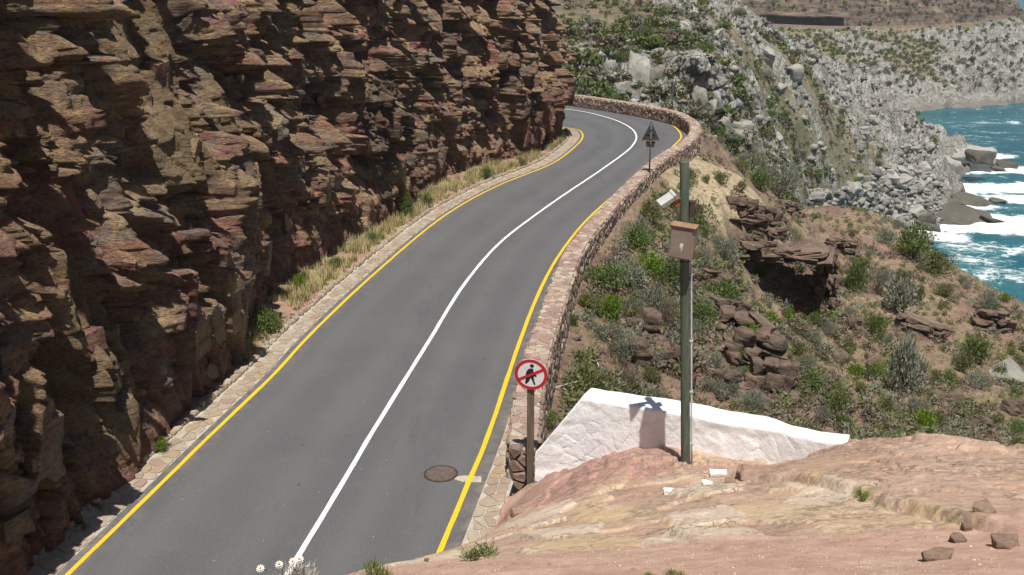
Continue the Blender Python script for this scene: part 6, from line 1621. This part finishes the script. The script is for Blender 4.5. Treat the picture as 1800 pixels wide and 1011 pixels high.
for (px, py, w, h, mat, lab) in ((1722,262,34,30,'w','dark craggy rock crowning the end of the promontory'),(1700,282,70,36,'g','smooth pale granite back of the promontory'),(1660,300,70,44,'g','grooved grey granite flank of the promontory'),(1766,292,30,22,'w','lone dark rock in the surf off the promontory'),(1745,295,30,12,'w','low wet rock between promontory and lone rock'),
 (1672,358,34,20,'w','dark rounded boulder at the head of the wet ledges'),(1705,354,58,18,'w','upper flat wet ledge reaching into the surf'),(1690,382,92,22,'w','long lower wet ledge reaching into the surf'),(1740,385,30,8,'w','thin wet tip beyond the lower ledge'),(1630,398,46,16,'w','flat wet rock in the foam at the cove mouth'),(1608,396,20,14,'w','small wet rock left of the flat one in the foam'),(1625,420,26,16,'g','pale rounded rock against the foam above the crest'),(1655,325,34,24,'w','dark boulder at the root of the promontory'),(1670,335,34,18,'w','wet boulder beside the surf below the promontory'),(1752,352,22,6,'w','small wet rock awash right of the upper ledge')):
    P = atz(px, py, SEA_Z + 0.3 if mat == 'w' and py > 280 else SEA_Z + 2.5)
    if py < 270: P = atz(px, py + h * .5, SEA_Z + 6)
    k = pxm(P); place_rock('sea_rock', (wetv if mat == 'w' else slabs)[rr.randrange(4)], tuple(P), w * k * .56, min(w * k * .5, 6), h * k * (.42 if mat == 'w' else .6), (rr.gauss(.12, .12), rr.gauss(0.08, .12), rr.uniform(-.5, .5)), lab)
# shrubs on the slope across the gully
def scatter_mid():
    g = np.random.default_rng(17); r = random.Random(17)
    px = g.uniform(965, 1650, 12000); py = g.uniform(0, 390, 12000); P = hit_many(px, py, MIDH, 84, 300, 0.4); P = P[~np.isnan(P[:, 0])]
    d, _ = wall_path.signed(P[:, 0], P[:, 1]); m = MIDR(P[:, 0], P[:, 1])
    ok = (P[:, 2] > -33) & (P[:, 1] > 85) & (d < -1.5) & (g.random(len(P)) > .8 * m) & ((fbm(P[:, 0] / 14, P[:, 1] / 5, 211, 4) > -.12) | (g.random(len(P)) < .16)); P = P[ok]
    for p in P[:100]:
        kind = r.choices(('green', 'olive', 'grey'), (36, 36, 28))[0]; w = r.uniform(0.9, 2.2) * (1 if r.random() < .8 else 1.6)
        bush(p, w, w * r.uniform(.5, .8), kind, where(p, SIZE(w, 1.2, 1.8) + ' ' + {'green': 'dark green', 'olive': 'olive', 'grey': 'grey'}[kind] + ' shrub', 'mid'), 'scattered shrubs across the gully', False, 'shrub')
    q = P[100:3600]
    for k, mt in enumerate(('leaf_olive', 'leaf_green', 'leaf_grey', 'leaf_dry')):
        V, F, t = leaf_cloud(900 + k, 55, 0.44, lobes=5); Q = q[k::4]
        me = scatter_mesh('scrub', (V, F), Q, np.minimum(1.6, .28 * (1 - g.random(len(Q))) ** -.5), g.uniform(0, 6.3, len(Q)), M[mt]); tag(obj('scrub', me), ['olive', 'dark green', 'grey', 'dry brown'][k] + ' low scrub covering the slope across the gully', 'scrub', None, 'stuff')
scatter_mid()
def far_scrub():
    g = np.random.default_rng(61); px = g.uniform(1300, 1800, 4000); py = g.uniform(0, 165, 4000); P = hit_many(px, py, FARH, 370, 530, 1.0); P = P[~np.isnan(P[:, 0])]
    m = FARR(P[:, 0], P[:, 1]); D_ = FARD(P[:, 0], P[:, 1]); up = proj(P)[1] < 40; P = P[(D_ > 4.5) & (g.random(len(P)) > np.where(up, .7, .75 * m)) & (P[:, 2] > SEA_Z + 4)][:1500]
    for k, mt in enumerate(('leaf_olive', 'leaf_green', 'leaf_dry')):
        V, F, t = leaf_cloud(950 + k, 50, 0.5, lobes=4); q = P[k::3]; me = scatter_mesh('scrub', (V, F), q, g.uniform(.5, 1.7, len(q)), g.uniform(0, 6.3, len(q)), M[mt]); tag(obj('scrub', me), ['olive', 'dark green', 'dry brown'][k] + ' scrub on the far headland', 'scrub', None, 'stuff')
far_scrub()

# the next stretch of road seen past the cliff corner
def far_bits():
    p = mid_hit(988, 58); V = [(p[0] - 9, p[1] - 1.6, p[2] + .35), (p[0] + 2.2, p[1] - 2.6, p[2] + .35), (p[0] + 2.6, p[1] + 3.4, p[2] + .6), (p[0] - 9, p[1] + 4.4, p[2] + .6)]
    V += [(a, b, c - 1.5) for a, b, c in V]
    struct('far_road', mesh_np('far_road', np.array(V), [(0, 1, 2, 3), (0, 4, 5, 1), (1, 5, 6, 2), (2, 6, 7, 3), (3, 7, 4, 0)], M['asphalt'], False, {'wear': np.zeros(8)}))
far_bits()

# ================================================================== SMALL THINGS ON THE FOREGROUND OUTCROP
fblk = [crag_mesh('stone', M['edge_rock'], 600 + k) for k in range(6)]
for i, (px, py, w, h, lab) in enumerate(((1735,902,60,34,'square brown block on the outcrop near the right edge'),(1705,935,24,40,'upright dark slab on the outcrop below the square block'),(1690,955,44,30,'pointed stone on the outcrop below the upright slab'),(1650,985,70,36,'ochre block low on the outcrop at right'),(1775,965,70,40,'brown block at the right picture edge'),(1330,842,90,26,'long ochre ledge stone beside the white painted stones'),(1285,850,36,18,'small ochre stone under the white painted stone'),(910,905,34,30,'purple grey angular stone beside the gutter'),(590,1002,40,14,'flat brown stone at the road edge bottom'),(748,990,12,9,'small orange stone near the rock edge'),(1310,833,46,22,'tan stone at the head of the long ledge'))):
    p = fgl(px, py)
    if p is None: continue
    k = pxm(p); place_rock('stone', fblk[i % 6], (p[0], p[1] + .06, p[2] - h * k * .06), w * k * .34, w * k * .27, h * k * .32, (rr.gauss(0, .12), rr.gauss(0, .12), rr.uniform(-.5, .5)), lab, 'stone')
wb = [block_mesh('stone', M['whitewash'], 620 + k) for k in range(3)]
for i, (px, py, w, h, lab) in enumerate(((1262,834,42,10,'white painted flat stone right of the pole foot'),(1243,851,22,7,'small white painted stone below the flat one'),(1176,866,30,9,'white painted stone left below the pole foot'))):
    p = fgl(px, py)
    if p is not None: k = pxm(p); place_rock('stone', wb[i], (p[0], p[1], p[2] + .02), w * k * .38, w * k * .22, h * k * .42, (0, 0.05, rr.uniform(-.2, .2)), lab, 'stone')
def gravel():
    r = np.random.default_rng(77); n = 26000; X = r.uniform(-2, 7, n); Y = r.uniform(4.5, 19, n); red, brown, g = fg_zone(X, Y); ok = (g > .4) & (r.random(n) < .8) | (r.random(n) < .01); X = X[ok]; Y = Y[ok]
    dr, _ = right_edge.signed(X, Y); k = dr < -.1; X = X[k]; Y = Y[k]; P = np.c_[X, Y, FGH(X, Y)]
    me = scatter_mesh('gravel', stone_base(15), P, r.uniform(.003, .010, len(P)) * np.where(r.random(len(P)) < .05, 2.2, 1), r.uniform(0, 6.3, len(P)), M['gravel'], seed=15)
    tag(obj('gravel', me), 'loose reddish gravel on the foreground outcrop', 'gravel', None, 'stuff')
gravel()
def spiky(p, w, h, mat, label, n=420, leaf=.28):
    t = thing('plant', p, label, 'plant'); V, F, tt = leaf_cloud(rb.randrange(9999), n, leaf, lobes=6, aspect=.16, up=1.2, shell=.2)
    o = obj('foliage', mesh_np('foliage', V, F, M[mat], False, {'tint': tt}), t); o.scale = (w * .6, w * .5, h)
    s = obj('stems', STEMS[0], t); s.scale = (w * .5, w * .5, h * .8); return t
for (px, py, w, h, mat, lab) in ((838,985,72,34,'leaf_green','spiky green tuft on the outcrop edge above the road'),(655,1030,74,48,'grass_green','yellow green tuft at the bottom edge over the road'),(1514,882,34,26,'leaf_bright','small bright green plant in the ledge of the outcrop'),(1180,1018,40,20,'grass_green','small green plant at the bottom edge of the outcrop'),(1145,1020,30,16,'grass_green','low green sprig at the bottom edge left of another')):
    p = fgl(px, min(py, 1090))
    if p is None: continue
    k = pxm(p); spiky(p, w * k, h * k, mat, lab)
def flower_bush():
    p = at(505, 1030, 6.6); g = float(fg_h(np.array([p[0]]), np.array([p[1]]))[0]); base = np.array([p[0], p[1], p[2] - .12]); k = pxm(p)
    t = thing('flower_bush', base, 'silvery grey bush with white everlasting flowers at the bottom edge', 'bush')
    V, F, tt = leaf_cloud(4242, 1500, .16, lobes=9, aspect=.13, up=1.0, shell=.25, flat=.8); o = obj('foliage', mesh_np('foliage', V, F, M['twig_grey'], False, {'tint': tt}), t); o.scale = (.27, .24, .33)
    s = obj('stems', STEMS[1], t); s.scale = (.22, .2, .26)
    for (px, py) in ((458,1000),(491,993),(515,988),(527,984)):
        q = aty(px, py, base[1] - .02) - base
        f = thing('flower', (0, 0, 0), None, None); f.parent = t; f.location = tuple(q); f.rotation_euler = (math.radians(35), 0, 0)
        m = MB()
        for ring, (R0, zz, n) in enumerate(((.030, .004, 12), (.022, .014, 10))):
            for a in range(n):
                w = 2 * math.pi * (a + ring * .5) / n; c, s_ = math.cos(w), math.sin(w); pw = .006
                m.add([(c * .004, s_ * .004, zz * .5), (c * R0 * .6 - s_ * pw, s_ * R0 * .6 + c * pw, zz), (c * R0, s_ * R0, zz * 1.6), (c * R0 * .6 + s_ * pw, s_ * R0 * .6 - c * pw, zz)], [(0, 1, 2, 3)])
        obj('petals', m.me('petals', M['flower']), f)
        obj('flower_centre', MB().tube([(0, 0, .004), (0, 0, .016), (0, 0, .02)], [.008, .008, .003], 8).me('flower_centre', M['flower_eye'], True), f)
        obj('stalk', MB().tube([(0, 0, 0), (0, .05, -.16)], .003, 5).me('stalk', M['leaf_grey']), f)
flower_bush()

# ================================================================== SEA HAZE
def haze():
    b = MB().box((0, 1500, (SEA_Z - 7 + 95) / 2), (13000, 16000, 95 - (SEA_Z - 7)))
    m = bpy.data.materials.new('haze'); m.use_nodes = True; nt = m.node_tree; nt.nodes.remove(nt.nodes['Principled BSDF'])
    v = nt.nodes.new('ShaderNodeVolumePrincipled'); v.inputs['Density'].default_value = 0.00022; v.inputs['Color'].default_value = (0.86, 0.92, 1.0, 1); v.inputs['Anisotropy'].default_value = 0.3
    nt.links.new(v.outputs[0], nt.nodes['Material Output'].inputs['Volume'])
    tag(obj('haze', b.me('haze', m)), 'thin sea haze filling the air over the coast', 'haze', None, 'stuff')
haze()
